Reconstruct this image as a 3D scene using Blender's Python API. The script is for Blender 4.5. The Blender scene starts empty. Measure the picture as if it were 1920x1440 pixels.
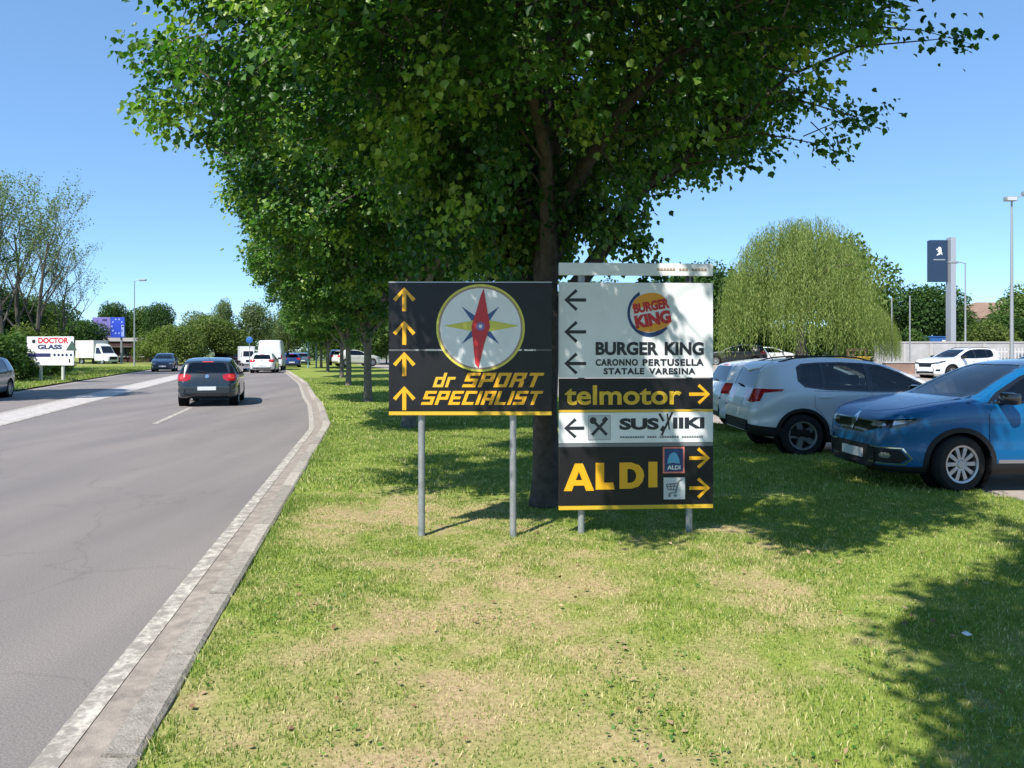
import bpy, bmesh, math, random
import numpy as np
from mathutils import Vector, Matrix
from mathutils.bvhtree import BVHTree

random.seed(7)
rng = np.random.default_rng(7)
PI = math.pi
SC = bpy.context.scene
COL = SC.collection

# ------------------------------------------------------------------ camera, sky, sun, exposure
F, HZ, CX, CH = 1443.0, 657.0, 960.0, 1.7      # focal length (px), horizon row, centre column, eye height
cam_d = bpy.data.cameras.new('camera'); cam = bpy.data.objects.new('camera', cam_d); COL.objects.link(cam)
cam.location = (0, 0, CH); cam.rotation_euler = (math.radians(90), 0, 0)
cam_d.sensor_width = 36; cam_d.lens = 36 * F / 1920; cam_d.shift_y = -(720 - HZ) / 1920
cam_d.clip_start = 0.05; cam_d.clip_end = 6000
SC.camera = cam

SUN_EL = math.radians(50); SHX, SHY = 0.53, 0.848        # ground direction in which shadows fall
world = bpy.data.worlds.new('World'); SC.world = world; world.use_nodes = True
wn = world.node_tree.nodes; wl = world.node_tree.links
for n in list(wn): wn.remove(n)
wo = wn.new('ShaderNodeOutputWorld'); bg = wn.new('ShaderNodeBackground'); sk = wn.new('ShaderNodeTexSky')
sk.sky_type = 'NISHITA'; sk.sun_disc = False; sk.sun_elevation = SUN_EL
sk.sun_rotation = math.atan2(-SHX, -SHY)
sk.altitude = 300; sk.air_density = 0.75; sk.dust_density = 0.0; sk.ozone_density = 5.0
bg.inputs['Strength'].default_value = 0.15
tn = wn.new('ShaderNodeMix'); tn.data_type = 'RGBA'; tn.blend_type = 'MULTIPLY'; tn.inputs[0].default_value = 1; tn.inputs[7].default_value = (1.08, 1.18, 1.12, 1)
ev = wn.new('ShaderNodeMix'); ev.data_type = 'RGBA'; ev.inputs[0].default_value = .45; ev.inputs[7].default_value = (1.15, 2.25, 4.3, 1)
wl.new(sk.outputs[0], tn.inputs[6]); wl.new(tn.outputs[2], ev.inputs[6]); wl.new(ev.outputs[2], bg.inputs[0]); wl.new(bg.outputs[0], wo.inputs[0])
sun_d = bpy.data.lights.new('sun', 'SUN'); sun_d.energy = 5.0; sun_d.angle = math.radians(0.55); sun_d.color = (1, 0.95, 0.87)
sun = bpy.data.objects.new('sun', sun_d); COL.objects.link(sun)
sdir = Vector((SHX * math.cos(SUN_EL), SHY * math.cos(SUN_EL), -math.sin(SUN_EL)))
sun.rotation_euler = sdir.to_track_quat('-Z', 'Y').to_euler(); sun.location = (-20, -30, 40)
SC.view_settings.view_transform = 'Standard'; SC.view_settings.look = 'None'
SC.view_settings.exposure = 0.52; SC.view_settings.gamma = 1; SC.view_settings.use_curve_mapping = False
SC.cycles.max_bounces = 8; SC.cycles.transparent_max_bounces = 12
SC.cycles.use_denoising = True

def wx(px, D): return (px - CX) / F * D
def wz(py, D): return CH + (HZ - py) / F * D

# ------------------------------------------------------------------ materials
M = {}
def mat(name, col, rough=0.6, metal=0.0, spec=0.5, coat=0.0, noise=0.0, nscale=20, bump=0.0, bscale=200, col2=None, emis=None):
    if name in M: return M[name]
    m = bpy.data.materials.new(name); m.use_nodes = True
    nt = m.node_tree; b = nt.nodes['Principled BSDF']
    b.inputs['Roughness'].default_value = rough; b.inputs['Metallic'].default_value = metal
    b.inputs['Specular IOR Level'].default_value = spec; b.inputs['Coat Weight'].default_value = coat
    b.inputs['Coat Roughness'].default_value = 0.04
    c4 = (*col, 1)
    if noise > 0 or col2:
        tc = nt.nodes.new('ShaderNodeTexCoord'); nz = nt.nodes.new('ShaderNodeTexNoise')
        nz.inputs['Scale'].default_value = nscale; nz.inputs['Detail'].default_value = 8; nz.inputs['Roughness'].default_value = 0.65
        rp = nt.nodes.new('ShaderNodeValToRGB')
        d = col2 or tuple(c * (1 - noise) for c in col); e = col if col2 else tuple(min(1, c * (1 + noise)) for c in col)
        rp.color_ramp.elements[0].position = 0.33; rp.color_ramp.elements[0].color = (*d, 1)
        rp.color_ramp.elements[1].position = 0.67; rp.color_ramp.elements[1].color = (*e, 1)
        nt.links.new(tc.outputs['Object'], nz.inputs['Vector']); nt.links.new(nz.outputs['Fac'], rp.inputs['Fac'])
        nt.links.new(rp.outputs['Color'], b.inputs['Base Color'])
    else:
        b.inputs['Base Color'].default_value = c4
    if bump > 0:
        tc = nt.nodes.new('ShaderNodeTexCoord'); nz = nt.nodes.new('ShaderNodeTexNoise'); nz.inputs['Scale'].default_value = bscale
        nz.inputs['Detail'].default_value = 6
        bp = nt.nodes.new('ShaderNodeBump'); bp.inputs['Strength'].default_value = bump; bp.inputs['Distance'].default_value = 0.02
        nt.links.new(tc.outputs['Object'], nz.inputs['Vector']); nt.links.new(nz.outputs['Fac'], bp.inputs['Height'])
        nt.links.new(bp.outputs['Normal'], b.inputs['Normal'])
    if emis:
        b.inputs['Emission Color'].default_value = (*emis[0], 1); b.inputs['Emission Strength'].default_value = emis[1]
    M[name] = m
    return m

def leaf_mat(name, c_dark, c_mid, c_light, trans=0.35, rough=0.42, spec=0.45):
    """foliage: the per-leaf 'tint' attribute runs through three leaf colours"""
    m = bpy.data.materials.new(name); m.use_nodes = True
    nt = m.node_tree; b = nt.nodes['Principled BSDF']; out = nt.nodes['Material Output']
    at = nt.nodes.new('ShaderNodeAttribute'); at.attribute_name = 'tint'
    rp = nt.nodes.new('ShaderNodeValToRGB')
    rp.color_ramp.elements[0].color = (*c_dark, 1); rp.color_ramp.elements[1].color = (*c_light, 1)
    e = rp.color_ramp.elements.new(0.5); e.color = (*c_mid, 1)
    nt.links.new(at.outputs['Fac'], rp.inputs['Fac']); nt.links.new(rp.outputs['Color'], b.inputs['Base Color'])
    b.inputs['Roughness'].default_value = rough; b.inputs['Specular IOR Level'].default_value = spec
    tr = nt.nodes.new('ShaderNodeBsdfTranslucent'); mx = nt.nodes.new('ShaderNodeMixShader'); mx.inputs[0].default_value = trans
    mul = nt.nodes.new('ShaderNodeMix'); mul.data_type = 'RGBA'; mul.blend_type = 'MULTIPLY'; mul.inputs[0].default_value = 1
    nt.links.new(rp.outputs['Color'], mul.inputs[6]); mul.inputs[7].default_value = (.95, 1.35, .50, 1)
    nt.links.new(mul.outputs[2], tr.inputs['Color'])
    nt.links.new(b.outputs[0], mx.inputs[1]); nt.links.new(tr.outputs[0], mx.inputs[2]); nt.links.new(mx.outputs[0], out.inputs[0])
    M[name] = m
    return m

def glass_mat(name, tint, refl=1.0):
    m = bpy.data.materials.new(name); m.use_nodes = True
    nt = m.node_tree; out = nt.nodes['Material Output']; nt.nodes.remove(nt.nodes['Principled BSDF'])
    t = nt.nodes.new('ShaderNodeBsdfTransparent'); t.inputs[0].default_value = (*tint, 1)
    g = nt.nodes.new('ShaderNodeBsdfGlossy'); g.inputs['Roughness'].default_value = 0.015; g.inputs[0].default_value = (refl, refl, refl, 1)
    fr = nt.nodes.new('ShaderNodeFresnel'); fr.inputs[0].default_value = 1.6
    mx = nt.nodes.new('ShaderNodeMixShader')
    nt.links.new(fr.outputs[0], mx.inputs[0]); nt.links.new(t.outputs[0], mx.inputs[1]); nt.links.new(g.outputs[0], mx.inputs[2])
    nt.links.new(mx.outputs[0], out.inputs[0]); M[name] = m
    return m

# ------------------------------------------------------------------ object helpers
def tag(o, label=None, cat=None, group=None, kind=None):
    if label: o['label'] = label
    if cat: o['category'] = cat
    if group: o['group'] = group
    if kind: o['kind'] = kind
    return o

def empty(name, loc, rz=0.0, label=None, cat=None, group=None):
    o = bpy.data.objects.new(name, None); COL.objects.link(o)
    o.empty_display_size = 0.2; o.location = loc; o.rotation_euler = (0, 0, rz)
    return tag(o, label, cat, group)

def link(name, me, ms, parent=None, smooth=None):
    o = bpy.data.objects.new(name, me); COL.objects.link(o)
    if ms is not None:
        for m in (ms if isinstance(ms, (list, tuple)) else [ms]): me.materials.append(m)
    if parent: o.parent = parent
    if smooth is not None:
        me.shade_smooth()
        me.set_sharp_from_angle(angle=math.radians(smooth))
    return o

def bm_obj(name, bm, ms, parent=None, smooth=None, recalc=True):
    if recalc: bmesh.ops.recalc_face_normals(bm, faces=bm.faces[:])
    me = bpy.data.meshes.new(name); bm.to_mesh(me); bm.free()
    return link(name, me, ms, parent, smooth)

def np_mesh(name, V, Fc, tint=None):
    """V (N,3) float, Fc (K,k) int: fast mesh with constant face size"""
    me = bpy.data.meshes.new(name); V = np.asarray(V, np.float32); Fc = np.asarray(Fc, np.int32)
    n, k = Fc.shape
    me.vertices.add(len(V)); me.vertices.foreach_set('co', V.ravel())
    me.loops.add(n * k); me.loops.foreach_set('vertex_index', Fc.ravel())
    me.polygons.add(n); me.polygons.foreach_set('loop_start', np.arange(0, n * k, k, dtype=np.int32))
    me.polygons.foreach_set('loop_total', np.full(n, k, np.int32))
    if tint is not None:
        a = me.attributes.new('tint', 'FLOAT', 'POINT'); a.data.foreach_set('value', np.asarray(tint, np.float32))
    me.update(calc_edges=True); me.validate()
    return me

class MB:
    def __init__(s): s.v = []; s.f = []
    def add(s, vs, fs):
        o = len(s.v); s.v += [tuple(v) for v in vs]; s.f += [tuple(i + o for i in f) for f in fs]; return s
    def box(s, c, d, rz=0.0):
        x, y, z = d[0] / 2, d[1] / 2, d[2] / 2; ca, sa = math.cos(rz), math.sin(rz)
        vs = []
        for a, b_, e in ((-x,-y,-z),(x,-y,-z),(x,y,-z),(-x,y,-z),(-x,-y,z),(x,-y,z),(x,y,z),(-x,y,z)):
            vs.append((c[0] + a * ca - b_ * sa, c[1] + a * sa + b_ * ca, c[2] + e))
        return s.add(vs, [(0,3,2,1),(4,5,6,7),(0,1,5,4),(1,2,6,5),(2,3,7,6),(3,0,4,7)])
    def tube(s, pts, rad, n=8, cap=True):
        pts = [Vector(p) for p in pts]; o = len(s.v); m = len(pts)
        rad = rad if isinstance(rad, (list, tuple)) else [rad] * m
        ref = None
        for i, p in enumerate(pts):
            t = (pts[min(i + 1, m - 1)] - pts[max(i - 1, 0)]).normalized()
            if ref is None: ref = t.orthogonal().normalized()
            ref = (ref - t * ref.dot(t))
            ref = ref.normalized() if ref.length > 1e-6 else t.orthogonal().normalized()
            b_ = t.cross(ref)
            for k in range(n):
                a = 2 * PI * k / n; s.v.append(tuple(p + (ref * math.cos(a) + b_ * math.sin(a)) * rad[i]))
        for i in range(m - 1):
            for k in range(n):
                k2 = (k + 1) % n; s.f.append((o + i*n + k, o + i*n + k2, o + (i+1)*n + k2, o + (i+1)*n + k))
        if cap:
            s.f.append(tuple(o + k for k in range(n))[::-1]); s.f.append(tuple(o + (m-1)*n + k for k in range(n)))
        return s
    def lathe(s, prof, n=24, c=(0,0,0), axis='z', close=False):
        """prof: (radius, height) pairs"""
        o = len(s.v); m = len(prof)
        for r, h in prof:
            for k in range(n):
                a = 2 * PI * k / n; u, v = r * math.cos(a), r * math.sin(a)
                p = (u, v, h) if axis == 'z' else ((u, h, v) if axis == 'y' else (h, u, v))
                s.v.append((p[0] + c[0], p[1] + c[1], p[2] + c[2]))
        for i in range(m if close else m - 1):
            for k in range(n):
                k2 = (k + 1) % n; j = (i + 1) % m
                s.f.append((o + i*n + k, o + i*n + k2, o + j*n + k2, o + j*n + k))
        return s
    def ball(s, c, r, n=12, m=8):
        pr = [(max(1e-4, math.sin(PI * i / m)), -math.cos(PI * i / m)) for i in range(m + 1)]
        o = len(s.v); s.lathe(pr, n)
        for i in range(o, len(s.v)):
            v = s.v[i]; s.v[i] = (c[0] + v[0]*r[0], c[1] + v[1]*r[1], c[2] + v[2]*r[2])
        return s
    def build(s, name, m, parent=None, smooth=None, bevel=0.0):
        bm = bmesh.new(); vs = [bm.verts.new(v) for v in s.v]
        for f in s.f:
            try: bm.faces.new([vs[i] for i in f])
            except ValueError: pass
        if bevel > 0:
            bmesh.ops.remove_doubles(bm, verts=bm.verts[:], dist=1e-5)
            bmesh.ops.bevel(bm, geom=[e for e in bm.edges], offset=bevel, segments=2, affect='EDGES', profile=0.6, clamp_overlap=True)
        return bm_obj(name, bm, m, parent, smooth)

def copy_tree(o, parent=None, remap=None):
    c = o.copy(); COL.objects.link(c)
    if parent is not None: c.parent = parent
    if remap and c.type == 'MESH':
        for sl in c.material_slots:
            if sl.material and sl.material.name in remap:
                old = sl.material.name; sl.link = 'OBJECT'; sl.material = M[remap[old]]
    for ch in list(o.children): copy_tree(ch, c, remap)
    return c

# ------------------------------------------------------------------ noise and ground shape
def _h(i, j, seed):
    with np.errstate(over='ignore'):
        n = (i.astype(np.int64) * 374761393 + j.astype(np.int64) * 668265263 + seed * 1442695041) & 0xFFFFFFFF
        n = ((n ^ (n >> 13)) * 1274126177) & 0xFFFFFFFF
        n = n ^ (n >> 16)
    return (n & 0xFFFF) / 65535.0
def vnoise(x, y, seed=0):
    x = np.asarray(x, float); y = np.asarray(y, float)
    i = np.floor(x); j = np.floor(y); fx = x - i; fy = y - j; fx = fx*fx*(3-2*fx); fy = fy*fy*(3-2*fy)
    a = _h(i, j, seed); b = _h(i+1, j, seed); c = _h(i, j+1, seed); d = _h(i+1, j+1, seed)
    return (a*(1-fx)+b*fx)*(1-fy) + (c*(1-fx)+d*fx)*fy
def fbm(x, y, seed=0, o=4):
    t = 0; a = 0.5; s = 0
    for k in range(o):
        t = t + a * vnoise(x * 2**k, y * 2**k, seed + k * 17); s += a; a *= 0.55
    return t / s

KERB = np.array([(0.70,-9),(-1.45,2.95),(-3.92,16.7),(-4.75,19.8),(-5.85,23.8),(-7.15,28),(-10.2,38.5),(-14.3,51),(-20,68),(-30,98),(-45,140),(-66,200)])
PARK = np.array([(7.4,-9),(6.2,0),(5.55,6.5),(5.2,9),(4.95,12),(4.4,17),(2.0,25),(-1.5,36),(-5.5,50),(-12,70),(-20,95),(-36,140),(-57,200)])
LEFT = np.array([(-8.0,-9),(-13.8,10),(-21.5,34.5),(-34,74),(-54.8,140),(-74,200)])
MED  = np.array([(-4.6,-9),(-12.75,19.3),(-22.0,51),(-30,78),(-48,140)])
def cur(T, y, off=0.0):
    y = np.asarray(y, float); s = .3
    g = lambda q: np.interp(q, T[:, 1], T[:, 0])
    return (g(y - s) + 2 * g(y) + g(y + s)) / 4 + off
def rise(x, y):
    """the car park climbs gently towards the back right"""
    t = np.clip((np.asarray(y, float) - 26) / 36, 0, 1); t = t*t*(3-2*t)
    u = np.clip((np.asarray(x, float) - 2) / 10, 0, 1); u = u*u*(3-2*u)
    return 0.62 * t * u
def zg(x, y):
    """height of the grass verge"""
    k = np.clip((np.asarray(x) - cur(KERB, y)) / 0.6, 0, 1)
    e = np.exp(-np.clip(np.asarray(x) - cur(KERB, y), 0, 9) / .7) * np.where(np.asarray(y) < 16.3, .065, .025)
    return 0.025 + e + 0.05 * k * fbm(np.asarray(x) * 0.9, np.asarray(y) * 0.9, 3) + 0.012 * vnoise(np.asarray(x) * 6, np.asarray(y) * 6, 9) + rise(x, y)
def gz(x, y): return float(zg(np.array([x]), np.array([y]))[0])
def dryness(x, y):
    """worn straw-coloured patches of the lawn"""
    x = np.asarray(x, float); y = np.asarray(y, float)
    d = 0.58 * fbm(x * 1.7, y * 1.7, 21) + 0.42 * fbm(x * 5.5, y * 5.5, 33, 3)
    b = 0
    for cx, cy, r, w in ((-1.6,7.5,1.1,.46),(-.6,7.7,.8,.32),(-.9,5.6,1.4,.12),(.3,5.0,1.5,.12),(1.5,5.5,1.2,.14),(-1.0,4.2,1.0,.12),(-.6,3.3,.9,.13),(.4,3.5,1.2,.1),
                         (2.2,6.5,1.0,.08),(-2.6,15,2,.08),(2.6,3.4,.8,.05)):
        b = b + w * np.exp(-((x-cx)**2 + (y-cy)**2) / (r*r))
    d = d + b * 0.62 - 0.13 * np.clip((x - 2.0) / 1.6, 0, 1) - 0.10 * np.clip((y - 8.5) / 3, 0, 1) - 0.10 * np.exp(-((x - cur(KERB, y)) / 0.35)**2)
    d = d + 0.16 * (fbm(x * 13, y * 13, 55, 2) - .5)
    return np.clip((d - 0.50) / 0.34, 0, 1)

def sheet(name, xl, xr, ys, nx, z, m, kind='structure', attr=None):
    """a ground sheet between two edge curves, rows at ys"""
    T = np.linspace(0, 1, nx); Y = np.repeat(np.asarray(ys)[:, None], nx, 1)
    X = xl(Y[:, :1]) * (1 - T) + xr(Y[:, :1]) * T
    Z = z(X, Y) if callable(z) else np.full_like(X, z)
    V = np.stack([X, Y, Z], -1).reshape(-1, 3); r = len(ys)
    i = (np.arange(r - 1)[:, None] * nx + np.arange(nx - 1)[None]).ravel()
    Fc = np.stack([i, i + 1, i + nx + 1, i + nx], 1)
    me = np_mesh(name, V, Fc, None if attr is None else attr(V[:, 0], V[:, 1]))
    o = link(name, me, m); me.shade_smooth()
    return tag(o, kind=kind)
# ------------------------------------------------------------------ ground, road, verge, car park
def ground_mats():
    # asphalt: worn aggregate with slow stains
    m = bpy.data.materials.new('asphalt'); m.use_nodes = True; nt = m.node_tree; b = nt.nodes['Principled BSDF']; L = nt.links
    tc = nt.nodes.new('ShaderNodeTexCoord')
    n1 = nt.nodes.new('ShaderNodeTexNoise'); n1.inputs['Scale'].default_value = 95; n1.inputs['Detail'].default_value = 6; n1.inputs['Roughness'].default_value = .8
    n2 = nt.nodes.new('ShaderNodeTexNoise'); n2.inputs['Scale'].default_value = .55; n2.inputs['Detail'].default_value = 7
    mp = nt.nodes.new('ShaderNodeMapping'); mp.inputs['Rotation'].default_value = (0, 0, .2); mp.inputs['Scale'].default_value = (1.6, .22, 1)
    r1 = nt.nodes.new('ShaderNodeValToRGB'); r2 = nt.nodes.new('ShaderNodeValToRGB')
    r1.color_ramp.elements[0].position = .3; r1.color_ramp.elements[0].color = (.095, .086, .082, 1)
    r1.color_ramp.elements[1].position = .72; r1.color_ramp.elements[1].color = (.385, .35, .33, 1)
    r2.color_ramp.elements[0].position = .30; r2.color_ramp.elements[0].color = (.74, .74, .76, 1)
    r2.color_ramp.elements[1].position = .75; r2.color_ramp.elements[1].color = (1.06, 1.03, 1.0, 1)
    mx = nt.nodes.new('ShaderNodeMix'); mx.data_type = 'RGBA'; mx.blend_type = 'MULTIPLY'; mx.inputs[0].default_value = 1
    L.new(tc.outputs['Object'], n1.inputs['Vector']); L.new(tc.outputs['Object'], mp.inputs['Vector']); L.new(mp.outputs[0], n2.inputs['Vector'])
    L.new(n1.outputs['Fac'], r1.inputs[0]); L.new(n2.outputs['Fac'], r2.inputs[0]); L.new(r1.outputs[0], mx.inputs[6]); L.new(r2.outputs[0], mx.inputs[7])
    vo = nt.nodes.new('ShaderNodeTexVoronoi'); vo.feature = 'DISTANCE_TO_EDGE'; vo.inputs['Scale'].default_value = .42
    wn_ = nt.nodes.new('ShaderNodeTexNoise'); wn_.inputs['Scale'].default_value = 1.3; wn_.inputs['Detail'].default_value = 5
    ad = nt.nodes.new('ShaderNodeMix'); ad.data_type = 'RGBA'; ad.blend_type = 'LINEAR_LIGHT'; ad.inputs[0].default_value = .5
    L.new(tc.outputs['Object'], wn_.inputs['Vector']); L.new(tc.outputs['Object'], ad.inputs[6]); L.new(wn_.outputs['Color'], ad.inputs[7]); L.new(ad.outputs[2], vo.inputs['Vector'])
    rc = nt.nodes.new('ShaderNodeValToRGB'); rc.color_ramp.elements[0].position = .0; rc.color_ramp.elements[0].color = (.62, .61, .60, 1); rc.color_ramp.elements[1].position = .009; rc.color_ramp.elements[1].color = (1, 1, 1, 1)
    L.new(vo.outputs['Distance'], rc.inputs[0])
    m2 = nt.nodes.new('ShaderNodeMix'); m2.data_type = 'RGBA'; m2.blend_type = 'MULTIPLY'; m2.inputs[0].default_value = .35
    L.new(mx.outputs[2], m2.inputs[6]); L.new(rc.outputs[0], m2.inputs[7])
    L.new(m2.outputs[2], b.inputs['Base Color']); b.inputs['Roughness'].default_value = .85; b.inputs['Specular IOR Level'].default_value = .3
    bp = nt.nodes.new('ShaderNodeBump'); bp.inputs['Strength'].default_value = .35; bp.inputs['Distance'].default_value = .006
    L.new(n1.outputs['Fac'], bp.inputs['Height']); L.new(bp.outputs[0], b.inputs['Normal']); M['asphalt'] = m
    # worn road paint: gaps show the asphalt
    m = bpy.data.materials.new('road_paint'); m.use_nodes = True; nt = m.node_tree; b = nt.nodes['Principled BSDF']; L = nt.links
    tc = nt.nodes.new('ShaderNodeTexCoord'); n1 = nt.nodes.new('ShaderNodeTexNoise'); n1.inputs['Scale'].default_value = 9; n1.inputs['Detail'].default_value = 10; n1.inputs['Roughness'].default_value = .8
    r1 = nt.nodes.new('ShaderNodeValToRGB'); r1.color_ramp.elements[0].position = .45; r1.color_ramp.elements[0].color = (.27, .24, .21, 1)
    r1.color_ramp.elements[1].position = .60; r1.color_ramp.elements[1].color = (.60, .555, .475, 1)
    L.new(tc.outputs['Object'], n1.inputs['Vector']); L.new(n1.outputs['Fac'], r1.inputs[0]); L.new(r1.outputs[0], b.inputs['Base Color']); b.inputs['Roughness'].default_value = .75
    M['road_paint'] = m
    mat('band_paint', (.46, .42, .39), .8, noise=.25, nscale=4)
    mat('gutter', (.29, .25, .215), .9, noise=.3, nscale=7, bump=.3, bscale=150)
    mat('kerb_stone', (.49, .44, .375), .9, col2=(.28, .25, .21), nscale=16, bump=.5, bscale=90)
    mat('paving', (.34, .29, .25), .9, noise=.18, nscale=3, bump=.2, bscale=120)
    mat('field', (.10, .13, .04), .95, col2=(.06, .09, .025), nscale=.06)
    # soil and thatch below the blades, straw where the lawn is worn
    m = bpy.data.materials.new('turf'); m.use_nodes = True; nt = m.node_tree; b = nt.nodes['Principled BSDF']; L = nt.links
    at = nt.nodes.new('ShaderNodeAttribute'); at.attribute_name = 'tint'; tc = nt.nodes.new('ShaderNodeTexCoord')
    n1 = nt.nodes.new('ShaderNodeTexNoise'); n1.inputs['Scale'].default_value = 38; n1.inputs['Detail'].default_value = 8; n1.inputs['Roughness'].default_value = .75
    L.new(tc.outputs['Object'], n1.inputs['Vector'])
    ra = nt.nodes.new('ShaderNodeValToRGB'); ra.color_ramp.elements[0].position = .3; ra.color_ramp.elements[0].color = (.12, .16, .03, 1)
    ra.color_ramp.elements[1].position = .7; ra.color_ramp.elements[1].color = (.31, .37, .08, 1)
    rb = nt.nodes.new('ShaderNodeValToRGB'); rb.color_ramp.elements[0].position = .3; rb.color_ramp.elements[0].color = (.19, .13, .07, 1)
    rb.color_ramp.elements[1].position = .7; rb.color_ramp.elements[1].color = (.56, .43, .25, 1)
    mx = nt.nodes.new('ShaderNodeMix'); mx.data_type = 'RGBA'
    L.new(n1.outputs['Fac'], ra.inputs[0]); L.new(n1.outputs['Fac'], rb.inputs[0]); L.new(at.outputs['Fac'], mx.inputs[0])
    L.new(ra.outputs[0], mx.inputs[6]); L.new(rb.outputs[0], mx.inputs[7]); L.new(mx.outputs[2], b.inputs['Base Color']); b.inputs['Roughness'].default_value = .95
    b.inputs['Specular IOR Level'].default_value = .1
    M['turf'] = m
ground_mats()

# base ground out to the horizon
gx = np.concatenate([-np.geomspace(2500, 5, 40), np.linspace(0, 1, 2), np.geomspace(5, 2500, 40)])
gy = np.concatenate([np.linspace(-200, 0, 8), np.geomspace(4, 4000, 60)])
X, Y = np.meshgrid(gx, gy); Z = -0.25 + rise(X, Y) * 0.9
i = (np.arange(len(gy) - 1)[:, None] * len(gx) + np.arange(len(gx) - 1)[None]).ravel(); n = len(gx)
tag(link('ground', np_mesh('ground', np.stack([X, Y, Z], -1).reshape(-1, 3), np.stack([i, i + 1, i + n + 1, i + n], 1)), M['field']), kind='structure')

ysr = np.concatenate([np.arange(-9, 30, .5), np.arange(30, 200, 2.0)])
sheet('road', lambda y: cur(LEFT, y), lambda y: cur(KERB, y, -.05), ysr, 12, 0.0, M['asphalt'])
sheet('gutter_strip', lambda y: cur(KERB, y, -.36), lambda y: cur(KERB, y, -.14), ysr, 3, .004, M['gutter'])
sheet('edge_line', lambda y: cur(KERB, y, -.48), lambda y: cur(KERB, y, -.36), ysr, 3, .008, M['road_paint'])
def lane(name, T, off, w, y0, y1, z, m):
    tag(sheet(name, lambda y: cur(T, y, off - w / 2), lambda y: cur(T, y, off + w / 2), np.linspace(y0, y1, max(2, int((y1 - y0) / 1.0) + 1)), 2, z, m), kind='structure')
lane('median_band', MED, 0, 1.25, -9, 140, .004, M['band_paint'])
lane('median_line', MED, -.62, .16, -9, 140, .008, M['road_paint'])
lane('median_line', MED, .62, .16, -9, 140, .008, M['road_paint'])
lane('left_edge_line', LEFT, .45, .15, -9, 140, .004, M['road_paint'])
DASH = np.array([(-7.6, 14), (-8.26, 17.8), (-9.5, 22.7), (-13.6, 36), (-20.5, 56), (-31, 90)])
for a, b_ in ((17.8, 22.9), (30.5, 35.5), (43, 48), (55.5, 60)): lane('lane_dash', DASH, 0, .13, a, b_, .004, M['road_paint'])
me = MB().box((-17.8, 59.0, .006), (8.0, .5, .004), .0).build('stop_line', M['road_paint']); tag(me, kind='structure')

# kerb: cast stones a metre long, upright near, sunk further on
def kerb():
    b = MB(); y = -8.0; k = 0
    while y < 120:
        L_ = 1.0 if y < 40 else 4.0
        g = .014; y0, y1 = y + g, y + L_ - g
        x0, x1 = float(cur(KERB, y0)), float(cur(KERB, y1)); jit = random.uniform(-.006, .006)
        top = (.125 if y < 16.2 else .075) + random.uniform(-.006, .006)
        p = [(-.17, -.1), (-.165, top - .03), (-.145, top), (-.02, top), (0, top - .015), (0, -.1)]
        vs = [(x0 + u + jit, y0, z) for u, z in p] + [(x1 + u + jit, y1, z) for u, z in p]; q = len(p)
        b.add(vs, [tuple(range(q))] + [(a, a + q, (a + 1) % q + q, (a + 1) % q) for a in range(q)] + [tuple(range(q, 2 * q))[::-1]])
        y += L_; k += 1
    o = tag(b.build('kerb', M['kerb_stone']), kind='structure'); me = o.data; a = me.attributes.new('tint', 'FLOAT', 'POINT')
    a.data.foreach_set('value', np.repeat([random.uniform(.72, 1.08) for _ in range(len(me.vertices) // 12)], 12).astype(np.float32))
    nt = M['kerb_stone'].node_tree; bs = nt.nodes['Principled BSDF']; src = bs.inputs['Base Color'].links[0].from_socket
    at = nt.nodes.new('ShaderNodeAttribute'); at.attribute_name = 'tint'; mx = nt.nodes.new('ShaderNodeMix'); mx.data_type = 'RGBA'; mx.blend_type = 'MULTIPLY'; mx.inputs[0].default_value = 1
    nt.links.new(src, mx.inputs[6]); nt.links.new(at.outputs['Color'], mx.inputs[7]); nt.links.new(mx.outputs[2], bs.inputs['Base Color'])
kerb()
ysn = np.concatenate([np.arange(-9, 2, .3), np.arange(2, 12, .06), np.arange(12, 30, .25), np.arange(30, 140, 1.5)])
sheet('verge', lambda y: cur(KERB, y, -.02), lambda y: cur(PARK, y, .25), ysn, 130, zg, M['turf'], attr=lambda x, y: dryness(x, y) * .95)
sheet('car_park', lambda y: cur(PARK, y, -.1), lambda y: y * 0 + 120.0, np.concatenate([np.arange(-9, 80, 1.0), np.arange(80, 141, 6.0)]), 60, lambda x, y: .012 + rise(x, y), M['paving'])
sheet('far_verge', lambda y: y * 0 - 190.0, lambda y: cur(LEFT, y, .1), np.concatenate([np.arange(-9, 60, 1.0), np.arange(60, 201, 3.0)]), 80,
      lambda x, y: .03 + .06 * fbm(x * .4, y * .4, 5) + .9 * np.clip((cur(LEFT, y) - 3 - x) / 12, 0, 1)**1.5 * np.clip((62 - y) / 12, 0, 1), M['turf'], attr=lambda x, y: .12 + .5 * np.clip(fbm(x * .5, y * .5, 8) - .4, 0, 1))

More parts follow.
